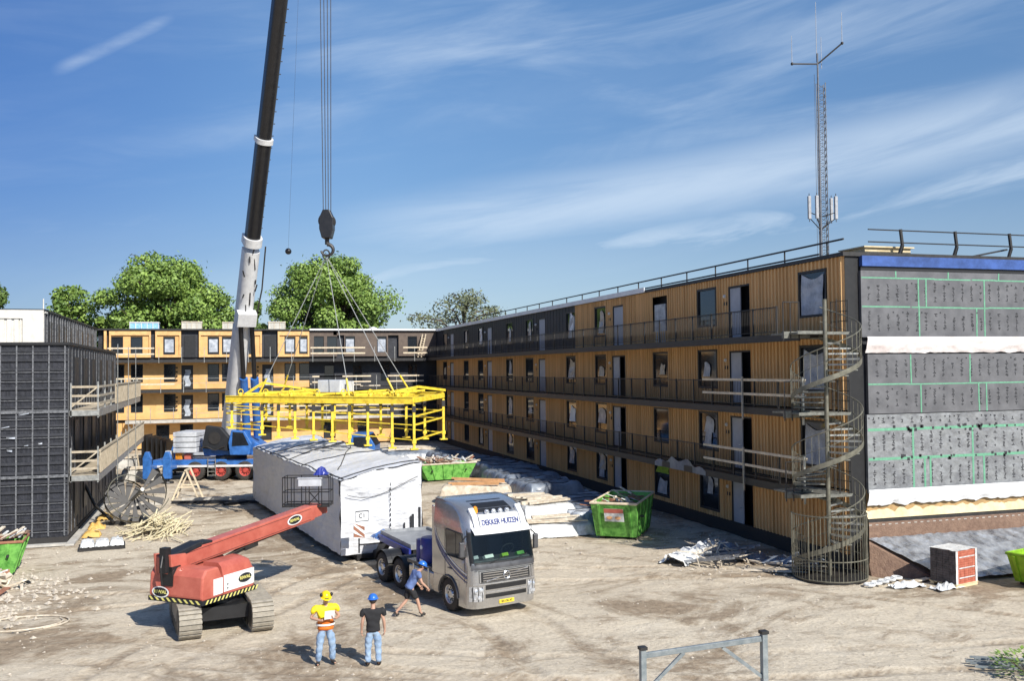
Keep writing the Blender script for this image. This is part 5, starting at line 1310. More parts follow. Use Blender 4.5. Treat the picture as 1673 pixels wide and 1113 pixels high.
# basket
BM = Matrix.Translation((PC.x,PC.y,PC.z-.30)) @ Matrix.Rotation(ba, 4, 'Z')
q = MB(); hx, hy = .80, .36
q.box((-hx,-hy,0),(hx,hy,.05)); bsk = xform(q.build('basket_floor', M['dark_steel'], T), BM)
q = MB()
for z in (.10,.52,1.02):
    q.path([(-hx,-hy,z),(hx,-hy,z),(hx,hy,z),(-hx,hy,z)], .017, 6, closed=True)
for (x, y) in ((-hx,-hy),(-hx*.62,-hy),(-hx*.5,-hy),(0,-hy),(.12,-hy),(.55,-hy),(hx,-hy),(hx,hy),(.3,hy),(-.3,hy),(-hx,hy),(hx,0),(-hx,0)): q.tube((x,y,0),(x,y,1.04),.016,n=6)
q.beam((.1,-hy,.1),(.5,-hy,.55),.03); q.beam((.5,-hy,.1),(.1,-hy,.55),.03)
xform(q.build('basket_rails', M['black'], T), BM)
q = MB(); q.box((-.25,-.44,.72),(.55,-.22,.98)); q.box((-.28,-.47,.98),(.58,-.18,1.02)); xform(q.build('control_console', M['crane_grey'], T, bevel=.02), BM)
q = MB(); q.grid(10,8,lambda u,v:(.2+.5*u, -.1+.4*v, 1.08+.28*math.sin(u*3.1)*math.sin(v*3.1)+.06*fbm(u*5,v*5,1))); o = xform(q.build('work_bag', M['navy'], None, fix=False), Matrix.Identity(4))
o.matrix_world = Matrix.Translation(LC) @ Matrix.Rotation(LA,4,'Z') @ BM; tag(o, 'dark blue cloth bag lying on the rail of the red lift basket', 'bag')

# ------------------------------------------------------------------ people
def skin_mesh(nodes, edges, sub=2):
    me = bpy.data.meshes.new('tmp'); names = list(nodes)
    me.from_pydata([nodes[n][0] for n in names], [(names.index(a), names.index(b)) for a,b in edges], [])
    o = bpy.data.objects.new('tmp', me); COL.objects.link(o)
    sk = o.modifiers.new('Skin','SKIN'); sk.use_smooth_shade = True; sk.branch_smoothing = .4
    for i, n in enumerate(names):
        r = nodes[n][1]; d = me.skin_vertices[0].data[i]; d.radius = (r, r); d.use_root = (i == 0)
    sb = o.modifiers.new('Sub','SUBSURF'); sb.levels = sub; sb.render_levels = sub
    bpy.context.view_layer.update()
    m2 = bpy.data.meshes.new_from_object(o.evaluated_get(bpy.context.evaluated_depsgraph_get()))
    bpy.data.objects.remove(o); return m2
def widen(me, J):      # a chest is wider than it is deep
    for v in me.vertices:
        k = 1.28 if abs(v.co.x) < .17 else 1.28-.9*(abs(v.co.x)-.17)
        v.co.x *= max(1.06, k)
    return me
def crumple(me, amp, seed, sc=11):     # folds in cloth
    for v in me.vertices:
        c_ = v.co; f_ = fbm(c_.x*sc, c_.y*sc+seed, c_.z*sc*.55, 1, 4)*amp + .6*amp*math.sin(c_.z*38+4*fbm(c_.x*5,c_.y*5,seed))
        v.co = c_ + v.normal*f_
    return me
def add_mesh(name, me, m, parent):
    me.materials.clear(); me.materials.append(m); me.polygons.foreach_set('use_smooth', [True]*len(me.polygons))
    o = bpy.data.objects.new(name, me); COL.objects.link(o); o.parent = parent; return o
def join_mb(me, q):
    b = bmesh.new(); b.from_mesh(me); base = [b.verts.new(v) for v in q.v]
    for f in q.f:
        try: b.faces.new([base[i] for i in f])
        except ValueError: pass
    bmesh.ops.recalc_face_normals(b, faces=b.faces); b.to_mesh(me); b.free()
def person(label, loc_, rz, J, sc, cl):
    # J: joints in metres for a 1.78 m figure, forward +y, right +x
    T = thing('person', label, 'person', (loc_[0],loc_[1],ground_z(loc_[0],loc_[1])+.01), rz); T.scale = (sc,sc,sc)
    n = {'pel':(J['pel'],.11),'waist':(J['waist'],.105),'chest':(J['chest'],.125),'neck':(J['neck'],.055),'jaw':(J['jaw'],.066),'head':(J['head'],.088),'crown':(J['crown'],.062)}
    ed = [('pel','waist'),('waist','chest'),('chest','neck'),('neck','jaw'),('jaw','head'),('head','crown')]
    for s in 'lr':
        n.update({'sh'+s:(J['sh'+s],.062),'el'+s:(J['el'+s],.042),'fo'+s:(V(J['el'+s]).lerp(V(J['wr'+s]),.35),.043),'wr'+s:(J['wr'+s],.028),'pa'+s:(V(J['wr'+s])+(V(J['hd'+s])-V(J['wr'+s]))*.45,.038),
                  'hi'+s:(J['hi'+s],.095),'th'+s:(V(J['hi'+s]).lerp(V(J['kn'+s]),.45),.078),'kn'+s:(J['kn'+s],.055),'ca'+s:(V(J['kn'+s]).lerp(V(J['an'+s]),.35),.057),'an'+s:(J['an'+s],.036),'to'+s:(J['to'+s],.034)})
        ed += [('chest','sh'+s),('sh'+s,'el'+s),('el'+s,'fo'+s),('fo'+s,'wr'+s),('wr'+s,'pa'+s),('pel','hi'+s),('hi'+s,'th'+s),('th'+s,'kn'+s),('kn'+s,'ca'+s),('ca'+s,'an'+s),('an'+s,'to'+s)]
    me = skin_mesh(n, ed)
    q = MB()
    for s in 'lr':      # palm carries four curled fingers and a thumb from its side
        w_ = V(J['wr'+s]); h_ = V(J['hd'+s]); d = (h_-w_).normalized(); pn = V(J.get('pn'+s, (1 if s == 'l' else -1,0,0))); pn = (pn-d*pn.dot(d)).normalized(); ac = d.cross(pn)
        base = w_+d*.085
        for i, (o_, L) in enumerate(((-.030,.074),(-.010,.084),(.010,.078),(.029,.062))):
            p = base+ac*o_; q.path([p, p+d*L*.42+pn*.006, p+d*L*.75+pn*.026, p+d*L*.92+pn*.052], .0095, 6, r2=.0070)
        p = w_+d*.035-ac*.030; q.path([p, p-ac*.026+d*.024+pn*.012, p-ac*.030+d*.056+pn*.022], .0115, 6, r2=.008)
    f = V(J['face']); hc = V(J['head']); sd = f.cross(V((0,0,1))).normalized(); u = sd.cross(f)
    nose = hc+f*.088-u*.022
    q.add([nose-f*.012+u*.030, nose+sd*.016-f*.012-u*.012, nose-sd*.016-f*.012-u*.012, nose+f*.022-u*.008], [(0,1,3),(0,3,2),(1,2,3)])
    for s in (-1,1): q.ball(hc+sd*s*.088-u*.012, (.014,.022,.030), 8, 6)
    q.path([hc+f*.086-u*.058+sd*.024, hc+f*.092-u*.060, hc+f*.086-u*.058-sd*.024], .006, 5)
    join_mb(me, q); add_mesh('body', me, M['skin'], T)
    for s in (-1,1):
        q = MB(); q.ball(hc+f*.083+sd*s*.030+u*.008, .012, 8, 6); q.build('eye', M['hair'], T, smooth='full')
    # trousers or shorts
    n = {'pel':(J['pel'],.132)}; ed = []
    n['waist'] = (V(J['pel']).lerp(V(J['waist']),.5), .128); ed.append(('pel','waist'))
    for s in 'lr':
        n['hi'+s] = (J['hi'+s],.115); n['th'+s] = (V(J['hi'+s]).lerp(V(J['kn'+s]),.5),.112); ed += [('pel','hi'+s),('hi'+s,'th'+s)]
        if cl['long']:
            n['kn'+s] = (J['kn'+s],.090); n['ca'+s] = (V(J['kn'+s]).lerp(V(J['an'+s]),.45),.084); n['an'+s] = (V(J['an'+s])+V((0,0,.0)),.078)
            ed += [('th'+s,'kn'+s),('kn'+s,'ca'+s),('ca'+s,'an'+s)]
        else:
            n['kn'+s] = (V(J['hi'+s]).lerp(V(J['kn'+s]),.93),.092); ed.append(('th'+s,'kn'+s))
    add_mesh('trousers' if cl['long'] else 'shorts', crumple(skin_mesh(n, ed, 3), .009, 8), M[cl['legs']], T)
    # shirt with short sleeves
    n = {'hem':(V(J['pel'])+(V(J['pel'])-V(J['waist']))*.75,.158),'pel':(J['pel'],.152),'waist':(J['waist'],.145),'chest':(J['chest'],.152),'nk':(V(J['chest']).lerp(V(J['neck']),.72),.080)}; ed = [('hem','pel'),('pel','waist'),('waist','chest'),('chest','nk')]
    for s in 'lr':
        n['sh'+s] = (J['sh'+s],.096); n['sl'+s] = (V(J['sh'+s]).lerp(V(J['el'+s]),cl.get('sleeve',.62)),.072); ed += [('chest','sh'+s),('sh'+s,'sl'+s)]
    add_mesh('shirt', crumple(widen(skin_mesh(n, ed, 3), J), .009, 3), M[cl['top']], T)
    if cl.get('vest'):
        n = {'a':(V(J['pel'])+V((0,0,-.13)),.172),'m':(J['pel'],.168),'w':(J['waist'],.163),'b':(V(J['waist'])+V((0,0,.12)),.160)}
        add_mesh('vest', crumple(widen(skin_mesh(n, [('a','m'),('m','w'),('w','b')], 3), J), .008, 6), M[cl['vest']], T)
        for z_ in (.98,):
            q = MB(); q.grid(28, 1, lambda a,b: (.232*math.cos(a*6.2832), .186*math.sin(a*6.2832), z_+.045*b)); q.build('reflective_band', M['lift_white'], T, fix=False)
    for s in 'lr':
        a, t = V(J['an'+s]), V(J['to'+s]); h = a-(t-a).normalized()*.05; h.z = min(a.z, t.z+.02)
        q = skin_mesh({'h':(V((h.x,h.y,max(.045,h.z-.03))),.045),'m':(a.lerp(t,.55),.050),'t':(t,.044),'a':(a+V((0,0,.03)),.056)}, [('h','m'),('m','t'),('h','a')])
        add_mesh('boot', q, M['boots'], T)
    q = MB(); q.ball(hc-f*.022+u*.012, (.101,.101,.098), 12, 8); hb = q.build('hair', M['hair'], T, smooth='full')
    if cl.get('helmet'):
        q = MB(); n1, n2 = 20, 7; c0 = hc+u*.034
        def shell(a, b):
            t = b*math.pi/2; r1 = .134*math.cos(t); return c0 + sd*r1*.90*math.cos(a*2*math.pi) + f*r1*1.06*math.sin(a*2*math.pi) + u*(.120*math.sin(t)+.012)
        q.grid(n1, n2, shell); o = q.build('helmet', M[cl['helmet']], T, smooth='full', fix=False)
        q = MB(); q.grid(20, 1, lambda a,b: c0 + sd*(.120+.022*b)*math.cos(a*2*math.pi) + f*(.140+(.030+.045*max(0,math.sin(a*2*math.pi)))*b)*math.sin(a*2*math.pi) + u*(.014-.012*b)); q.build('brim', M[cl['helmet']], o, smooth='full', fix=False)
        if cl.get('muffs'):
            for s in (-1,1):
                q = MB(); q.ball(c0+sd*s*.125+f*.04+u*.07, (.04,.04,.045), 8, 6); q.build('ear_muff', M['ink'], o, smooth='full')
            q = MB(); q.grid(10,2,lambda a,b: c0+sd*.10*math.cos(a*math.pi)+f*(.145+.03*b)*max(.2,math.sin(a*math.pi))+u*(.03-.05*b)); q.build('visor', M['ink'], o, fix=False)
    return T
def stand():
    J = {'pel':(0,0,.95),'waist':(0,.0,1.08),'chest':(0,0,1.30),'neck':(0,.0,1.50),'jaw':(0,.025,1.585),'head':(0,.012,1.665),'crown':(0,0,1.72),'face':(0,1,0)}
    for s, k in (('r',1),('l',-1)):
        J.update({'sh'+s:(k*.185,0,1.42),'el'+s:(k*.27,-.02,1.14),'wr'+s:(k*.29,.05,.90),'hd'+s:(k*.29,.08,.72),'hi'+s:(k*.095,0,.90),'kn'+s:(k*.125,.02,.49),'an'+s:(k*.135,-.02,.085),'to'+s:(k*.175,.15,.045)})
    return J
J = stand()     # holds a sheet of paper in front of his chest, other elbow out
J.update(elr=(.36,-.03,1.17), wrr=(.16,.20,1.13), hdr=(.02,.27,1.17), pnr=(0,.2,1), ell=(-.33,.02,1.16), wrl=(-.20,.25,1.16), hdl=(-.06,.31,1.22), pnl=(0,.2,1), jaw=(0,.05,1.575), head=(0,.045,1.65), crown=(0,.02,1.71), face=tuple(V((0,.93,-.36)).normalized()), knl=(-.16,.02,.49), anl=(-.175,-.02,.085), tol=(-.21,.14,.045), knr=(.15,.02,.49), anr=(.18,-.02,.085), tor=(.22,.14,.045))
P1 = person('person in yellow hard hat, yellow shirt and orange vest reading a white sheet of paper', (2.55,24.55), rad(180+6), J, 1.03, dict(long=True, legs='jeans', top='hi_yellow', vest='hi_orange', helmet='helmet_yellow', muffs=True))
q = MB(); q.grid(6,6,lambda u,v:(-.15+.24*u, .30+.08*v-.02*math.sin(u*3), 1.17+.22*v)); o = q.build('paper_sheet', M['paper'], None, fix=False); o.matrix_world = Matrix.Translation(P1.location) @ Matrix.Rotation(rad(186),4,'Z') @ Matrix.Scale(1.03,4); tag(o, 'white sheet of paper held by the person in the yellow hard hat', 'paper')
J = stand()
person('person in blue hard hat, black T-shirt and jeans standing with back to the camera', (3.68,24.05), rad(-8), J, .99, dict(long=True, legs='jeans', top='cloth_black', helmet='helmet_blue'))
J = stand()     # striding to the right, body bent forward
J.update(pel=(0,-.02,.92), waist=(0,.06,1.04), chest=(0,.18,1.22), neck=(0,.30,1.38), jaw=(0,.37,1.43), head=(0,.385,1.51), crown=(0,.37,1.575), face=tuple(V((0,.9,-.42)).normalized()),
         shr=(.18,.22,1.33), elr=(.25,.30,1.05), wrr=(.22,.48,.88), hdr=(.20,.58,.74), shl=(-.18,.22,1.33), ell=(-.27,.18,1.05), wrl=(-.25,.36,.86), hdl=(-.24,.46,.72),
         hir=(.095,-.02,.87), knr=(.11,.20,.50), anr=(.11,.30,.085), tor=(.12,.46,.045), hil=(-.095,-.02,.87), knl=(-.11,-.10,.47), anl=(-.11,-.44,.13), tol=(-.12,-.32,.05))
person('person in blue hard hat, navy shirt and dark shorts striding past the lorry', (5.45,28.30), rad(-90+4), J, .97, dict(long=False, legs='cloth_black', top='shirt_blue', helmet='helmet_blue', sleeve=.55))
# ------------------------------------------------------------------ waste skips
def skip(label, loc_, rz, L, W, Hh, m, fill, plate=None, trim='insul'):
    T = thing('skip', label, 'skip', loc_, rz)
    q = MB(); b = .72; t = .05
    pr = [(-L/2*b,.10),(L/2*b,.10),(L/2,Hh),(-L/2,Hh)]
    o4 = [(-L/2*b,-W/2*.9,.10),(L/2*b,-W/2*.9,.10),(L/2*b,W/2*.9,.10),(-L/2*b,W/2*.9,.10)]; t4 = [(-L/2,-W/2,Hh),(L/2,-W/2,Hh),(L/2,W/2,Hh),(-L/2,W/2,Hh)]
    i4 = [(x*.96,y*.95,z) for x,y,z in t4]; ib = [(x*.95,y*.94,z+.05) for x,y,z in o4]
    q.add(o4+t4+i4+ib, [(3,2,1,0)]+[(i,(i+1)%4,4+(i+1)%4,4+i) for i in range(4)]+[(4+i,4+(i+1)%4,8+(i+1)%4,8+i) for i in range(4)]+[(8+i,8+(i+1)%4,12+(i+1)%4,12+i) for i in range(4)]+[(12,13,14,15)])
    q.build('tub', M[m], T)
    q = MB(); q.path([t4[0],t4[1],t4[2],t4[3]], .055, 6, closed=True); q.build('rim', M[trim], T)
    for s2 in (-1,1):
        for f_ in (-.62,-.2,.2,.62):
            q = MB(); q.beam((f_*L/2*b,s2*W/2*.91,.12),(f_*L/2,s2*(W/2+.03),Hh-.05),.10,.08,up=(0,1,0)); q.build('stiffener', M[m], T)
        for f_ in (-.33,.33):
            q = MB(); q.beam((s2*L/2*b,f_*W,.12),(s2*(L/2+.02),f_*W,Hh-.05),.10,.08,up=(1,0,0)); q.build('stiffener', M[m], T)
        for f_ in (-.3,.3): q = MB(); q.tube((f_*L,s2*(W/2+.0),Hh*.62),(f_*L,s2*(W/2+.16),Hh*.62),.05,n=8); q.build('lifting_lug', M['dark_steel'], T)
    q = MB(); q.box((-L/2*b+.1,-W*.38,.0),(L/2*b-.1,-W*.28,.10)); q.box((-L/2*b+.1,W*.28,.0),(L/2*b-.1,W*.38,.10)); q.build('skids', M['dark_steel'], T)
    if plate:
        q = MB(); xx = lambda z, o: -(L/2*b+(L/2-L/2*b)*(z-.10)/(Hh-.1))-.10-o
        za, zb = Hh*.50, Hh*.86
        q.add([(xx(za,0),.42,za),(xx(za,0),-.42,za),(xx(zb,0),-.42,zb),(xx(zb,0),.42,zb),(xx(za,-.03),.42,za),(xx(za,-.03),-.42,za),(xx(zb,-.03),-.42,zb),(xx(zb,-.03),.42,zb)], [(0,1,2,3),(7,6,5,4),(0,4,5,1),(1,5,6,2),(2,6,7,3),(3,7,4,0)]); pl = q.build('name_plate', M['plastic'], T)
        q = MB(); zc = Hh*.74; q.add([(xx(zc,.006),.42,zc),(xx(zc,.006),-.42,zc),(xx(zb,.006),-.42,zb),(xx(zb,.006),.42,zb)], [(0,1,2,3)]); q.build('plate_band', M['lift_red'], pl, fix=False)
        q = MB()
        for i in range(2): q.ball((xx(Hh*.62,0), .20-.36*i, Hh*.62), (.02,.14,.10), 10, 6)
        q.build('plate_marks', M['insul_orange'], pl)
    if fill:
        f = MB(); cs, sn = math.cos(rz), math.sin(rz)
        def wp(x,y,z): return (loc_[0]+x*cs-y*sn, loc_[1]+x*sn+y*cs, loc_[2]+z)
        f.k = 0; f.grid(14,10,lambda u,v: wp((u-.5)*L*.9,(v-.5)*W*.88,Hh*.72+fill[0]*math.sin(u*3.14)*math.sin(v*3.14)+.10*fbm(u*7,v*7,L)))
        for i in range(fill[1]):
            x,y = RD.uniform(-.42,.42)*L, RD.uniform(-.38,.38)*W; a = RD.uniform(0,3.1); l_ = RD.uniform(.3,1.1); z = Hh*.80+fill[0]*.6+RD.uniform(-.05,.15)
            f.k = RD.choice((1,1,2,3,0)); f.beam(wp(x,y,z), wp(x+l_*math.cos(a),y+l_*math.sin(a),z+RD.uniform(-.1,.35)), RD.uniform(.03,.14), RD.uniform(.02,.06))
        tag(f.build('waste_heap', [M['soil'],M['insul'],M['plastic'],M['rust']], None, fix=False), fill[2], 'waste', kind='stuff')
    return T
skip('green waste skip with a plate on its side, beside the brown timber-clad facade', (17.25,39.3,0), rad(54), 4.1, 2.0, 1.6, 'skip_green', (.10,40,'broken boards and foil filling the green skip beside the timber facade'), True, 'rail_wood')
skip('low green waste skip heaped with rubbish behind the wrapped module', (14.4,62.6,0), rad(8), 4.0, 1.9, 1.15, 'skip_green', (.45,80,'pale rubbish heaped on the low green skip behind the wrapped module'), None, 'insul')
skip('green waste skip cut off by the left edge of the picture', (-8.15,39.5,0), rad(3), 2.4, 1.7, 1.25, 'skip_green', (.40,40,'brown scrap lying in the green skip at the left edge'), None, 'rust')
skip('bright lime green container at the right edge of the yard', (26.55,25.3,0), rad(14), 2.4, 1.5, 1.05, 'lime', None, None, 'lime')

# ------------------------------------------------------------------ pallet of bricks
T = thing('brick_pallet', 'plastic-wrapped pallet of red bricks in front of the foil-covered bank', 'pallet', (23.62,26.4,0), rad(14))
q = MB()
for y in (-.42,0,.42): q.box((-.58,y-.06,0),(.58,y+.06,.10))
for i in range(6): q.box((-.6,-.5+.18*i,.10),(.6,-.38+.18*i,.125))
q.build('pallet', M['raw_wood'], T)
q = MB(); rows = 14
for k in range(rows):
    for i in range(5):
        q.box((-.55+.222*i,-.47,.13+.078*k),(-.55+.222*i+.212,.47,.13+.078*k+.070))
q.build('red_bricks', M['brick_red'], T)
q = MB()
for k in range(rows):
    for i in range(4): q.box((-.575,-.46+.235*i,.13+.078*k),(-.55,-.46+.235*i+.225,.13+.078*k+.070))
q.build('dark_brick_ends', M['brick_dark'], T)
q = MB()
for (x0,x1) in ((-.58,-.47),(.48,.58)):
    q.grid(4,8,lambda u,v:(x0+(x1-x0)*u, -.48-.012*abs(fbm(u*4,v*5,x0)), .13+1.1*v))
q.grid(10,8,lambda u,v:(-.6+1.2*u,-.5+1.0*v,1.235+.03*fbm(u*5,v*5,2)))
q.build('plastic_wrap', M['plastic'], T, smooth='full', fix=False)
q = MB()
for z in (.30,.62,.98): q.box((-.40,-.483,z),(.44,-.476,z+.035))
q.build('white_straps', M['plastic'], T)

# ------------------------------------------------------------------ covered stacks along the facade
def covered(name, label, cat, cx_, cy_, lx, ly, h, rz, m, seed, wob=.12, group=None, under=None):
    T = thing(name, label, cat, (cx_,cy_,0), rz, group)
    q = MB(); n = 34
    def f(u, v):
        x, y = (u-.5)*1.16, (v-.5)*1.16
        ex = max(0, abs(x)-.42)/.16; ey = max(0, abs(y)-.42)/.16; e = min(1, max(ex, ey))
        nb = max(2, round(ly/1.15)); z = h*(1-e**3.5)*(.80+.20*abs(math.sin(math.pi*nb*(y*.93+.5)))**.35) + .45*wob*fbm(x*lx*.7, y*ly*.9, seed, 1, 4)*(1-.3*e) + wob*.22*abs(fbm(x*lx*1.2, y*ly*4, seed+3, 1, 3))
        return (x*lx*(1-.06*e)+.05*fbm(u*9,v*9,seed), y*ly*(1-.06*e)+.05*fbm(u*9,v*9,seed+8), max(.0, z))
    q.grid(n, n*2, f); q.build('cover', M[m], T, smooth='full', fix=False)
    q = MB()
    for t_ in [(k_+.5)/max(2, round(ly/1.15)) for k_ in range(max(2, round(ly/1.15)))]:
        q.path([tuple(V(f(.06+.88*j_/14, .07+.86*t_))+V((0,0,.015))) for j_ in range(15)], .016, 4)
    q.build('tie_straps', M['strap'], T)
    q = MB()
    for i in range(3): q.box((-lx*.44, -ly*.44+ly*.40*i, .02), (lx*.44, -ly*.44+ly*.40*i+.09, .12))
    q.build('bearers', M['raw_wood'], T)
    if under:
        q = MB()
        for i in range(under[1]):
            k = i/under[1]; q.obox((RD.uniform(-.08,.08)*lx, -ly*.42+ly*.84*k, h+.06+RD.uniform(0,.14)), (lx*RD.uniform(.6,.98), RD.uniform(.08,.22), RD.uniform(.04,.16)), (RD.uniform(-.04,.04),RD.uniform(-.03,.03),RD.uniform(-.12,.12)))
        q.build('packs', M[under[0]], T)
    return T
G1 = 'sheeted stacks of building material along the timber facade'
covered('sheeted_stack', 'greyish-blue sheeted stack by the facade, farthest one, near the yellow frame', 'stack', 17.8, 72.5, 3.0, 7.0, .8, rad(4), 'plastic_blue', 1, .25, G1)
covered('sheeted_stack', 'long greyish-blue sheeted stack behind the low green skip', 'stack', 18.3, 63.5, 3.2, 7.5, 1.0, rad(6), 'plastic_blue', 2, .25, G1)
covered('sheeted_stack', 'greyish sheeted stack right of the low green skip', 'stack', 17.8, 56.2, 3.4, 4.6, 1.05, rad(5), 'plastic_blue', 3, .28, G1)
covered('sheeted_stack', 'peaked dark grey sheeted stack between the pale packs and the facade', 'stack', 17.2, 50.6, 3.2, 4.0, 1.15, rad(8), 'plastic_blue', 4, .35, G1)
covered('sheeted_stack', 'flat sheeted stack just left of the green skip with a side plate', 'stack', 17.6, 45.0, 3.0, 4.4, .75, rad(6), 'plastic_blue', 5, .22, G1)
covered('sheeted_stack', 'dark low stack at the far end below the rear gallery', 'stack', 15.2, 78.5, 5.0, 5.0, .8, rad(0), 'plastic_blue', 6, .35, G1, ('insul',7))
for x_, y_, lx_, ly_, h_, sd_, lb_ in ((19.6,58.5,1.2,7.5,.7,21,'long low grey wrapped row tight against the plinth beyond the green skip'),(15.3,66.5,2.2,3.6,.75,22,'low grey wrapped row left of the sheeted stacks near the low green skip'),(19.3,68.0,1.4,8.0,.75,23,'long low grey wrapped row against the plinth near the far corner'),(15.6,47.4,2.2,3.0,.8,24,'grey wrapped row between cream pack and dark peaked stack'),(19.2,48.8,1.2,5.5,.6,25,'narrow grey wrapped row against the plinth just beyond the green skip')):
    covered('wrapped_row', lb_, 'stack', x_, y_, lx_, ly_, h_, rad(5), 'film', sd_, .10, 'grey wrapped rows along the timber facade')
G2 = 'pale wrapped insulation packs in the yard'
covered('insulation_pack', 'white wrapped pack behind the lorry cab, upper one with cream top', 'pack', 14.6, 43.9, 2.6, 3.6, 1.0, rad(6), 'plastic', 11, .16, G2, ('insul',8))
covered('insulation_pack', 'ragged white wrapped pack lying lower and nearer beside the lorry cab', 'pack', 14.3, 40.4, 3.0, 2.0, .55, rad(3), 'plastic', 12, .22, G2, ('insul',6))
covered('insulation_pack', 'long cream and orange wrapped pack behind the lorry roof', 'pack', 13.9, 51.9, 3.8, 2.6, 1.0, rad(-22), 'insul', 13, .12, G2, ('insul_orange',4))
covered('insulation_pack', 'small bluish wrapped pack with dark end next to the green skip', 'pack', 16.3, 42.0, 1.3, 1.2, .7, rad(10), 'film', 14, .15, G2)
# foil and slats heap near the stair
T = thing('slat_heap', 'heap of silvery slats and torn plastic on the ground left of the spiral staircase', 'heap', (18.2,32.7,0), rad(-52))
q = MB()
for i in range(13): q.obox((RD.uniform(-.15,.15)+.25, -1.6+.26*i, .22+RD.uniform(-.04,.08)), (1.7, .10, .07), (RD.uniform(-.05,.05), rad(-10), RD.uniform(-.10,.10)))
q.build('slats', M['silver_foil'], T)
q = MB(); q.grid(40,16,lambda u,v:(-1.5+1.1*v+.2*fbm(u*6,v*3,1), -2.0+4.0*u, max(.0,.05+.30*math.sin(v*3.14)+.20*fbm(u*9,v*4,2,1,4)))); q.build('torn_plastic', M['plastic'], T, fix=False)
q = MB()
for i in range(16): q.beam((RD.uniform(-1.2,1.4),RD.uniform(-2,2),.1),(RD.uniform(-1.2,1.4),RD.uniform(-2,2),.45),.05,.03)
q.build('loose_battens', M['insul'], T)
T = thing('foil_heap', 'crumpled dark bluish foil lying against the plinth between slat heap and staircase', 'heap', (19.9,32.2,0), rad(-62))
q = MB(); q.grid(50,14,lambda u,v:(-2.4+4.8*u, -.7+1.4*v, max(.0,.35*math.sin(v*3.14)*(.6+.4*math.sin(u*9))+.20*fbm(u*12,v*4,7,1,4)))); q.build('foil', M['plastic_blue'], T, fix=False)
q = MB()
for i in range(7): q.beam((-2.2+.7*i,-.8,.06),(-1.6+.7*i,-.9+RD.uniform(-.2,.2),.10),.16,.06)
q.build('planks', M['insul'], T)
T = thing('rolled_hose', 'bright rolls of off-cut pipe lying at the foot of the spiral staircase', 'offcuts', (21.6,27.15,0), rad(10))
q = MB()
for i in range(5): q.path([(-.9+.38*i+.16*math.cos(a),.05*i+.16*math.sin(a),.07+.01*i) for a in [j*.6283 for j in range(10)]], .045, 6, closed=True)
q.build('pipe_rings', M['plastic'], T)
for (x,y,a,lab) in ((23.0,26.0,.2,'white crumpled sheet lying left of the brick pallet'),(16.9,33.4,.5,'white crumpled bag at the near end of the slat heap'),(21.9,26.6,-.1,'grey-white scrap of sheeting right of the stair foot')):
    q = MB(); q.grid(12,8,lambda u,v:(-.6+1.2*u,-.25+.5*v,.02+max(0,.16*math.sin(u*3.14)*math.sin(v*3.14)+.12*fbm(u*5,v*5,x)))); o = q.build('plastic_scrap', M['plastic'], None, fix=False); o.location = (x,y,0); o.rotation_euler = (0,0,a); tag(o, lab, 'sheeting')
for i,(x,y,a,l_,lab) in enumerate(((22.7,27.0,.25,2.4,'plank on the ground behind the white crumpled sheet'),(25.0,27.4,.1,3.6,'long plank right of the brick pallet below the foil'),(19.0,29.9,-.55,2.2,'short plank on the ground left of the stair cage'))):
    q = MB(); q.box((-l_/2,-.1,.02),(l_/2,.1,.06)); o = q.build('plank', M['insul'], None); o.location = (x,y,.03); o.rotation_euler = (0,0,a); tag(o, lab, 'plank')

# ------------------------------------------------------------------ spiral stair lying on its side, left
T = thing('spiral_staircase', 'dismantled dark spiral staircase section lying on the ground by the left-hand block', 'staircase', (-4.15,50.4,0), rad(12))
LMx = Matrix.Translation((0,0,1.12)) @ Matrix.Scale(.88,4) @ Euler((rad(66),rad(6),rad(8))).to_matrix().to_4x4()
def lie(o): o.data.transform(LMx); return o
q = MB(); q.tube((0,0,-1.9),(0,0,1.9),.10,n=12); lie(q.build('centre_pole', M['galv'], T, smooth=True))
q = MB(); q2 = MB(); q3 = MB(); NN = 18; rr = 1.45
for i in range(NN):
    a0 = 2*math.pi*i/15; a1 = a0+2*math.pi/15*.66; z = -1.7+.20*i
    vs = [(.1*math.cos(a0),.1*math.sin(a0),z),(rr*math.cos(a0),rr*math.sin(a0),z),(rr*math.cos(a1),rr*math.sin(a1),z),(.1*math.cos(a1),.1*math.sin(a1),z)]
    q.add(vs+[(x,y,z_-.05) for x,y,z_ in vs], [(0,1,2,3),(7,6,5,4),(0,4,5,1),(1,5,6,2),(2,6,7,3),(3,7,4,0)])
lie(q.build('treads', M['dark_steel'], T))
pts = [(rr*math.cos(t*.1),rr*math.sin(t*.1),-1.7+.20*(t*.1/(2*math.pi/15))) for t in range(int(NN*4.19)-4)]
q2.add([p for p in pts]+[(x,y,z+.20) for x,y,z in pts], [(i,i+1,len(pts)+i+1,len(pts)+i) for i in range(len(pts)-1)]); lie(q2.build('outer_stringer', M['stair_steel'], T, fix=False))
q3.path([(x*1.02,y*1.02,z+.95) for x,y,z in pts[:60]], .03, 5); 
for i in range(0,60,4): q3.tube(pts[i], (pts[i][0]*1.02,pts[i][1]*1.02,pts[i][2]+.95), .012, n=4)
lie(q3.build('handrail', M['stair_steel'], T))
q = MB(); q.beam((-1.6,.9,.9),(-2.3,1.6,2.6),.10); q.beam((-1.9,.2,.10),(1.9,-.8,.10),.14); q.beam((-1.6,.9,.9),(-.9,-.5,.2),.10); q.build('loose_struts', M['dark_steel'], T)
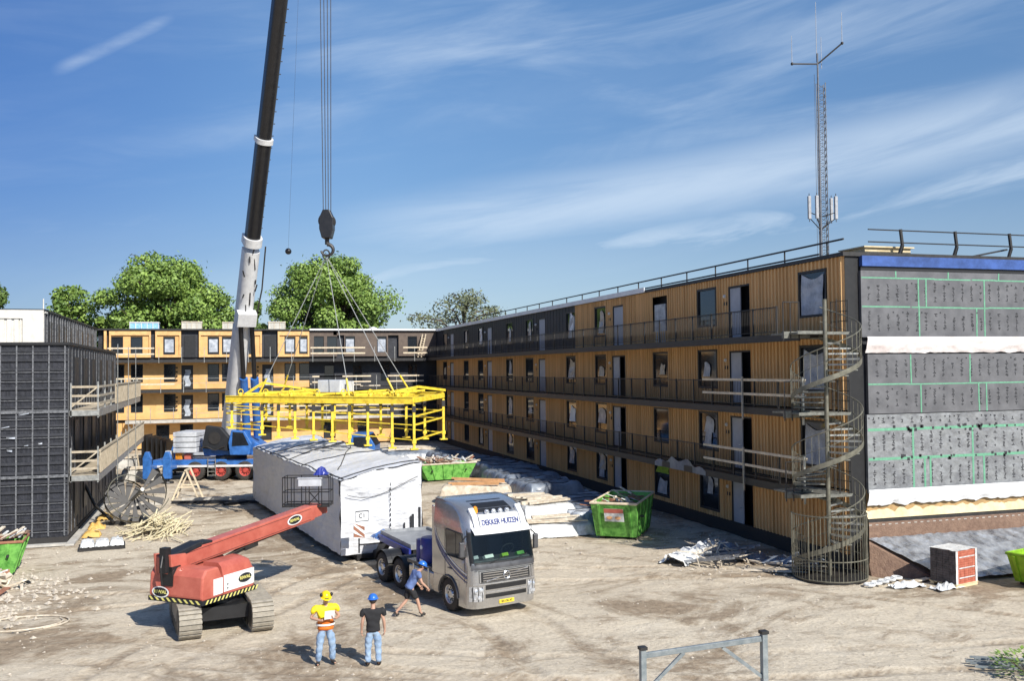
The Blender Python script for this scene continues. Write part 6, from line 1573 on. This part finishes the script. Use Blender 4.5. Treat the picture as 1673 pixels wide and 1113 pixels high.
# pile of sticks
T = thing('batten_heap', 'fan-shaped heap of pale wooden battens on the sand below the dismantled staircase', 'heap', (-2.75,46.8,0), 0)
q = MB()
for i in range(130):
    x, y = RD.gauss(0,.55), RD.gauss(0,.75); a = rad(70)+RD.gauss(0,.38); l_ = RD.uniform(.8,2.2); z = max(.04,.75*math.exp(-(x*x+y*y)/.9)+RD.uniform(-.12,.08)); d = V((math.cos(a),math.sin(a),RD.gauss(.1,.16)))*l_/2
    p0, p1 = V((x,y,z))-d, V((x,y,z))+d; p0.z = max(.03,p0.z); p1.z = max(.03,p1.z); q.beam(p0, p1, RD.uniform(.03,.06), .03)
q.build('battens', M['stick'], T)
q = MB(); q.beam((-1.2,.4,.35),(.0,.2,.55),.06); q.obox((-.5,.6,.5),(.6,.4,.25),(.2,.3,.4)); q.build('dark_scrap', M['ink'], T)
# bags on a pallet
T = thing('bag_pallet', 'pallet of white sacks beside the corner of the left-hand block', 'pallet', (-4.75,43.6,0), rad(6))
q = MB(); q.box((-.9,-.5,.12),(.9,.5,.16))
for y in (-.4,0,.4): q.box((-.9,y-.07,0),(.9,y+.07,.12))
q.build('pallet', M['dark_steel'], T)
for i in range(3):
    for j in range(2):
        q = MB(); q.grid(10,8,lambda u,v:(-.85+.57*i+.55*u,-.48+.48*j+.46*v,.16+.24*max(0,math.sin(u*3.14)*math.sin(v*3.14))**.16+.07*fbm(u*6,v*6,i*3+j))); q.build('sack', M['plastic'], T, smooth='full', fix=False)
for (x,y,lab) in ((-5.55,52.2,'orange sack standing by the left plinth, farthest of three'),(-5.6,49.2,'orange sack standing by the left plinth, middle of three'),(-5.55,46.9,'orange sack standing by the left plinth, nearest of three')):
    T = thing('orange_sack', lab, 'sack', (x,y,0), 0, 'orange sacks along the left-hand block')
    q = MB(); q.grid(14,12,lambda u,v:(-.38+.76*u+.06*fbm(v*4,u*3,y), -.28+.56*v+.06*fbm(u*4,v*3,y+2), max(0,.30*(math.sin(u*3.14)*math.sin(v*3.14))**.5+.14*fbm(u*4,v*4,y)))); q.build('sack_body', M['orange_bag'], T, smooth='full', fix=False)
    q = MB(); q.beam((-.3,.1,.12),(.35,-.15,.36),.07,.03); q.build('sack_tie', M['raw_wood'], T)
q = MB(); q.box((XL+.08,YL0-1.2,.02),(XL+.42,YL1,.10)); tag(q.build('kerb_strip', M['pale_concrete']), kind='structure')
q = MB(); q.box((-14,44.7,.02),(-6.3,45.0,.12)); tag(q.build('kerb_strip', M['pale_concrete']), kind='structure')
# wooden trestle
T = thing('trestle', 'pale wooden A-frame trestle standing before the blue crane outriggers', 'trestle', (-1.9,58.2,0), rad(-10))
for y in (-.0,1.2):
    q = MB(); q.beam((-.75,y,0),(0,y,1.75),.09); q.beam((.75,y,0),(.02,y,1.75),.09); q.beam((-.4,y,.75),(.4,y,.75),.08); q.build('frame', M['rail_wood'], T)
q = MB(); q.beam((0,-.1,1.72),(0,1.3,1.72),.09); q.build('top_bar', M['rail_wood'], T)
for i,(x,y,a,l_,m,lab) in enumerate(((.9,57.6,-.12,6.0,'pale_concrete','long pale plank on the ground between trestle and module'),(2.0,55.9,.45,4.0,'ink','dark beam on the ground left of the wrapped module'),(-.2,56.2,-.3,5.0,'ink','thin dark beam lying in front of the wooden trestle'),(-4.2,56.5,.1,2.2,'pale_concrete','grey slab lying behind the dismantled staircase'))):
    q = MB(); q.box((-l_/2,-.09,.02),(l_/2,.09,.16)); o = q.build('beam' if m == 'ink' else 'plank', M[m], None); o.location = (x,y,.0); o.rotation_euler = (0,0,a); tag(o, lab, 'beam' if m == 'ink' else 'plank')
# stacks before the rear block
T = thing('frame_rack', 'rack of dark upright window frames against the orange rear panels', 'rack', (-4.2,78.5,0), rad(-17))
for i in range(6):
    q = MB(); x = -1.3+.36*i; q.prism([(-1.0,.1),(1.0,.1),(1.0,2.6-.1*i),(-1.0,2.6-.1*i)], 0, x, x+.10); q.build('window_frame', M['win_frame'], T)
q = MB(); q.box((-1.5,-1.1,0),(1.2,1.1,.10)); q.beam((-1.5,-.9,.1),(-1.9,-.9,2.9),.08); q.build('rack_base', M['rail_wood'], T)
T = thing('panel_stack', 'tall stack of light grey panels left of the crane cab', 'stack', (-1.6,77.5,0), rad(-17))
for i in range(7):
    q = MB(); q.box((-1.2,-1.2,.4+.34*i),(1.2,1.2,.62+.34*i)); q.build('panel', M['door_leaf'], T)
q = MB()
for i in range(8):
    for x in (-.9,.9): q.box((x-.08,-1.2,.28+.34*i-.0),(x+.08,1.2,.40+.34*i))
q.box((-1.2,-1.2,0),(1.2,1.2,.28)); q.build('spacers', M['ink'], T)
for (x,y,s2,lab) in ((-6.0,80,1.0,'pale rubble sacks under the left gallery end'),(-5.2,70.5,.8,'pale heap of sacks behind the dismantled staircase')):
    covered('sack_heap', lab, 'heap', x, y, 3.0*s2, 2.0*s2, .7, .1, 'pale_concrete', x, .3, None, ('insul',5))
# debris at the left edge
T = thing('debris_heap', 'heap of pale broken boards and plastic at the left edge of the yard', 'heap', (-8.0,37.0,0), rad(20))
q = MB(); q.grid(24,24,lambda u,v:(-1.6+3.2*u,-2.2+4.4*v,max(-.05,.5*math.exp(-((u-.4)**2+(v-.5)**2)*12)-.08+.14*fbm(u*8,v*8,3)))); q.build('heap_core', M['stone'], T, fix=False)
for m_, n_ in (('plastic',22),('insul',30),('rust',14),('stone',24),('ink',14)):
    q = MB()
    for i in range(n_):
        x, y = RD.gauss(0,.55), RD.gauss(0,.8); z = max(.06,.55*math.exp(-(x*x/2+y*y/4)*1.4)); q.obox((x,y,z), (RD.uniform(.2,.8),RD.uniform(.06,.28),RD.uniform(.03,.08)), (RD.gauss(0,.4),RD.gauss(0,.4),RD.uniform(0,3)))
    q.build('broken_boards', M[m_], T)
T = thing('cable_coil', 'thin pale hose coiled on the sand at the left edge', 'hose', (-5.6,31.2,0))
q = MB(); q.path([(1.3*math.cos(a)*(1-.02*a),.9*math.sin(a)*(1-.02*a),.04) for a in [j*.25-1 for j in range(32)]], .025, 5); q.build('hose', M['insul'], T)

# ------------------------------------------------------------------ steel frame stand close to the camera
gp = [(6.81,14.8,2.64),(8.76,14.19,2.89)]
T = thing('steel_frame', 'weathered grey steel goalpost frame with corner braces close to the camera', 'frame', (7.8,14.5,0), world=True)
A_, B_ = V(gp[0]), V(gp[1])
for p in (A_, B_):
    q = MB(); q.beam((p.x,p.y,0), p, .10); o = q.build('post', M['gate_grey'], T, bevel=.008)
    q = MB(); q.beam(p, p+V((0,0,.05)), .13); q.build('cap', M['dark_steel'], o)
    q = MB(); q.obox((p.x,p.y,.02),(.35,.35,.04)); q.build('foot_plate', M['gate_grey'], o)
q = MB(); q.beam(A_+V((.05,0,-.10)), B_+V((-.05,0,-.08)), .07, .09); q.build('cross_bar', M['gate_grey'], T, bevel=.008)
for a, b in ((A_,B_),(B_,A_)):
    q = MB(); q.beam(a+V((0,0,-.75)), a.lerp(b,.34)+V((0,0,-.14+(.0))), .055); q.build('brace', M['gate_grey'], T)

# ------------------------------------------------------------------ plant, lower right, and dark bars in place of the shadow lines beside it
T = thing('potted_shrub', 'small bright green shrub growing at the lower right corner', 'shrub', (18.35,18.2,0))
q = MB()
for i in range(260):
    a = RD.uniform(0,6.28); r = .75*math.sqrt(RD.random()); z = RD.uniform(.05,.62)*(1-.5*r); p = V((r*math.cos(a),r*math.sin(a),z)); d = V((math.cos(a+RD.gauss(0,.6)),math.sin(a+RD.gauss(0,.6)),RD.uniform(-.1,.6))).normalized(); s2 = d.cross(V((0,0,1))).normalized(); L = RD.uniform(.10,.20)
    q.add([p,p+d*L*.5+s2*L*.28,p+d*L,p+d*L*.5-s2*L*.28], [(0,1,2,3)])
q.build('leaves', M['leaf'], T, fix=False)
q = MB()
for i in range(14): a = i*.45; q.tube((0,0,0),(.5*math.cos(a),.5*math.sin(a),.4),.012,.006,n=4)
q.build('stems', M['bark'], T)
T = thing('shadow_line_bars', 'dark bars standing in for shadow lines beside the green shrub', 'stack', (18.1,19.2,0), rad(-28))
q = MB()
for i in range(5): q.obox((.3+.05*i,-.5+.2*i,.05+.02*(i%2)), (1.4+.2*(i%3),.05,.05), (0,0,RD.uniform(-.08,.08)))
q.build('slats', M['gate_grey'], T)  # thin dark bars built where shadow lines cross the ground

# ------------------------------------------------------------------ trees behind the rear block
def tree(name, label, x, y, h, crown_w, crown_z0, seed, m='leaf', n=9000, lobes=16, lsize=.42, dense=1.0, group='trees behind the rear block'):
    R2 = random.Random(seed); T = thing(name, label, 'tree', (x,y,0), 0, group)
    q = MB(); q.path([(0,0,0),(.1,0,h*.25),(-.1,.1,h*.5),(.1,0,h*.72)], crown_w*.035, 10, r2=crown_w*.012)
    L = []; hh = h-crown_z0
    for i in range(lobes):
        f = (i+.5)/lobes; a = i*2.399+R2.uniform(-.5,.5); rad_ = crown_w*.5*R2.uniform(.30,.84)*math.sin(math.pi*min(1,.22+f*.70)); z = crown_z0+hh*(.10+.76*f)
        L.append((V((rad_*math.cos(a),rad_*math.sin(a),z+hh*R2.uniform(-.04,.08))), crown_w*R2.uniform(.07,.17), hh*R2.uniform(.06,.14)))
    for c_, r, rz_ in L:
        q.path([(0,0,max(h*.2,c_.z-hh*.35)), c_*.55+V((0,0,c_.z*.45-.4)), c_, c_+V((c_.x,c_.y,0)).normalized()*r*.9+V((0,0,rz_*.7))], crown_w*.010, 5, r2=.025)
    q.build('trunk', M['bark'], T, smooth=True)
    vs = []; fs = []
    for i in range(n):
        c_, r, rz_ = L[R2.randrange(len(L))]
        while True:
            d = V((R2.gauss(0,1),R2.gauss(0,1),R2.gauss(0,1)))
            if d.length > .1: break
        d.normalize(); k = (.35+.65*R2.random()**.5)*dense*R2.uniform(.85,1.15)*(1.35 if R2.random() < .06 else 1)
        p = c_+V((d.x*r,d.y*r,d.z*rz_))*k
        nrm = (d+V((R2.gauss(0,.6),R2.gauss(0,.6),R2.gauss(.3,.6)))).normalized(); t = nrm.cross(V((R2.gauss(0,1),R2.gauss(0,1),R2.gauss(0,1)))).normalized(); b_ = nrm.cross(t)
        s2 = lsize*R2.uniform(.55,1.25); o = len(vs)
        vs += [p-t*s2, p+b_*s2*.55-nrm*s2*.15, p+t*s2, p-b_*s2*.55+nrm*s2*.1]; fs.append((o,o+1,o+2,o+3))
    q = MB(); q.add(vs, fs); q.build('crown', M[m], T, fix=False)
tree('leafy_tree', 'broad round green tree behind the rear block, left of the crane boom', -6.0, 117, 21.3, 18.6, 8.0, 3, n=52000, lobes=60, lsize=.215)
tree('leafy_tree', 'broad green tree behind the hook block, right of the crane boom', 13.4, 117, 21.6, 18.4, 8.5, 5, n=48000, lobes=56, lsize=.215)
tree('leafy_tree', 'smaller pale olive tree above the black roof of the left-hand block', -16.5, 118, 17.6, 8.0, 8, 7, 'leaf', n=6000, lobes=20, lsize=.24, dense=1.25)
tree('leafy_tree', 'dark tree at the left edge above the white module end', -24.6, 112, 19.6, 7.5, 8, 8, 'leaf_dark', n=8000, lobes=13, lsize=.26, dense=1.15)
tree('leafy_tree', 'low dark green tree seen just right of the crane boom', 3.9, 122, 16.2, 6.0, 7, 9, 'leaf_dark', n=7000, lobes=9, lsize=.25)
tree('bare_tree', 'sparse airy tree with thin foliage behind the far roof end', 31.4, 124, 18.4, 16.5, 9.5, 12, 'leaf_pale', n=3800, lobes=22, lsize=.22, dense=1.15)
tree('leafy_tree', 'green foliage between the left wing and the broad round tree', -12.6, 122, 15.4, 6.5, 7, 14, 'leaf', n=7000, lobes=9, lsize=.27)
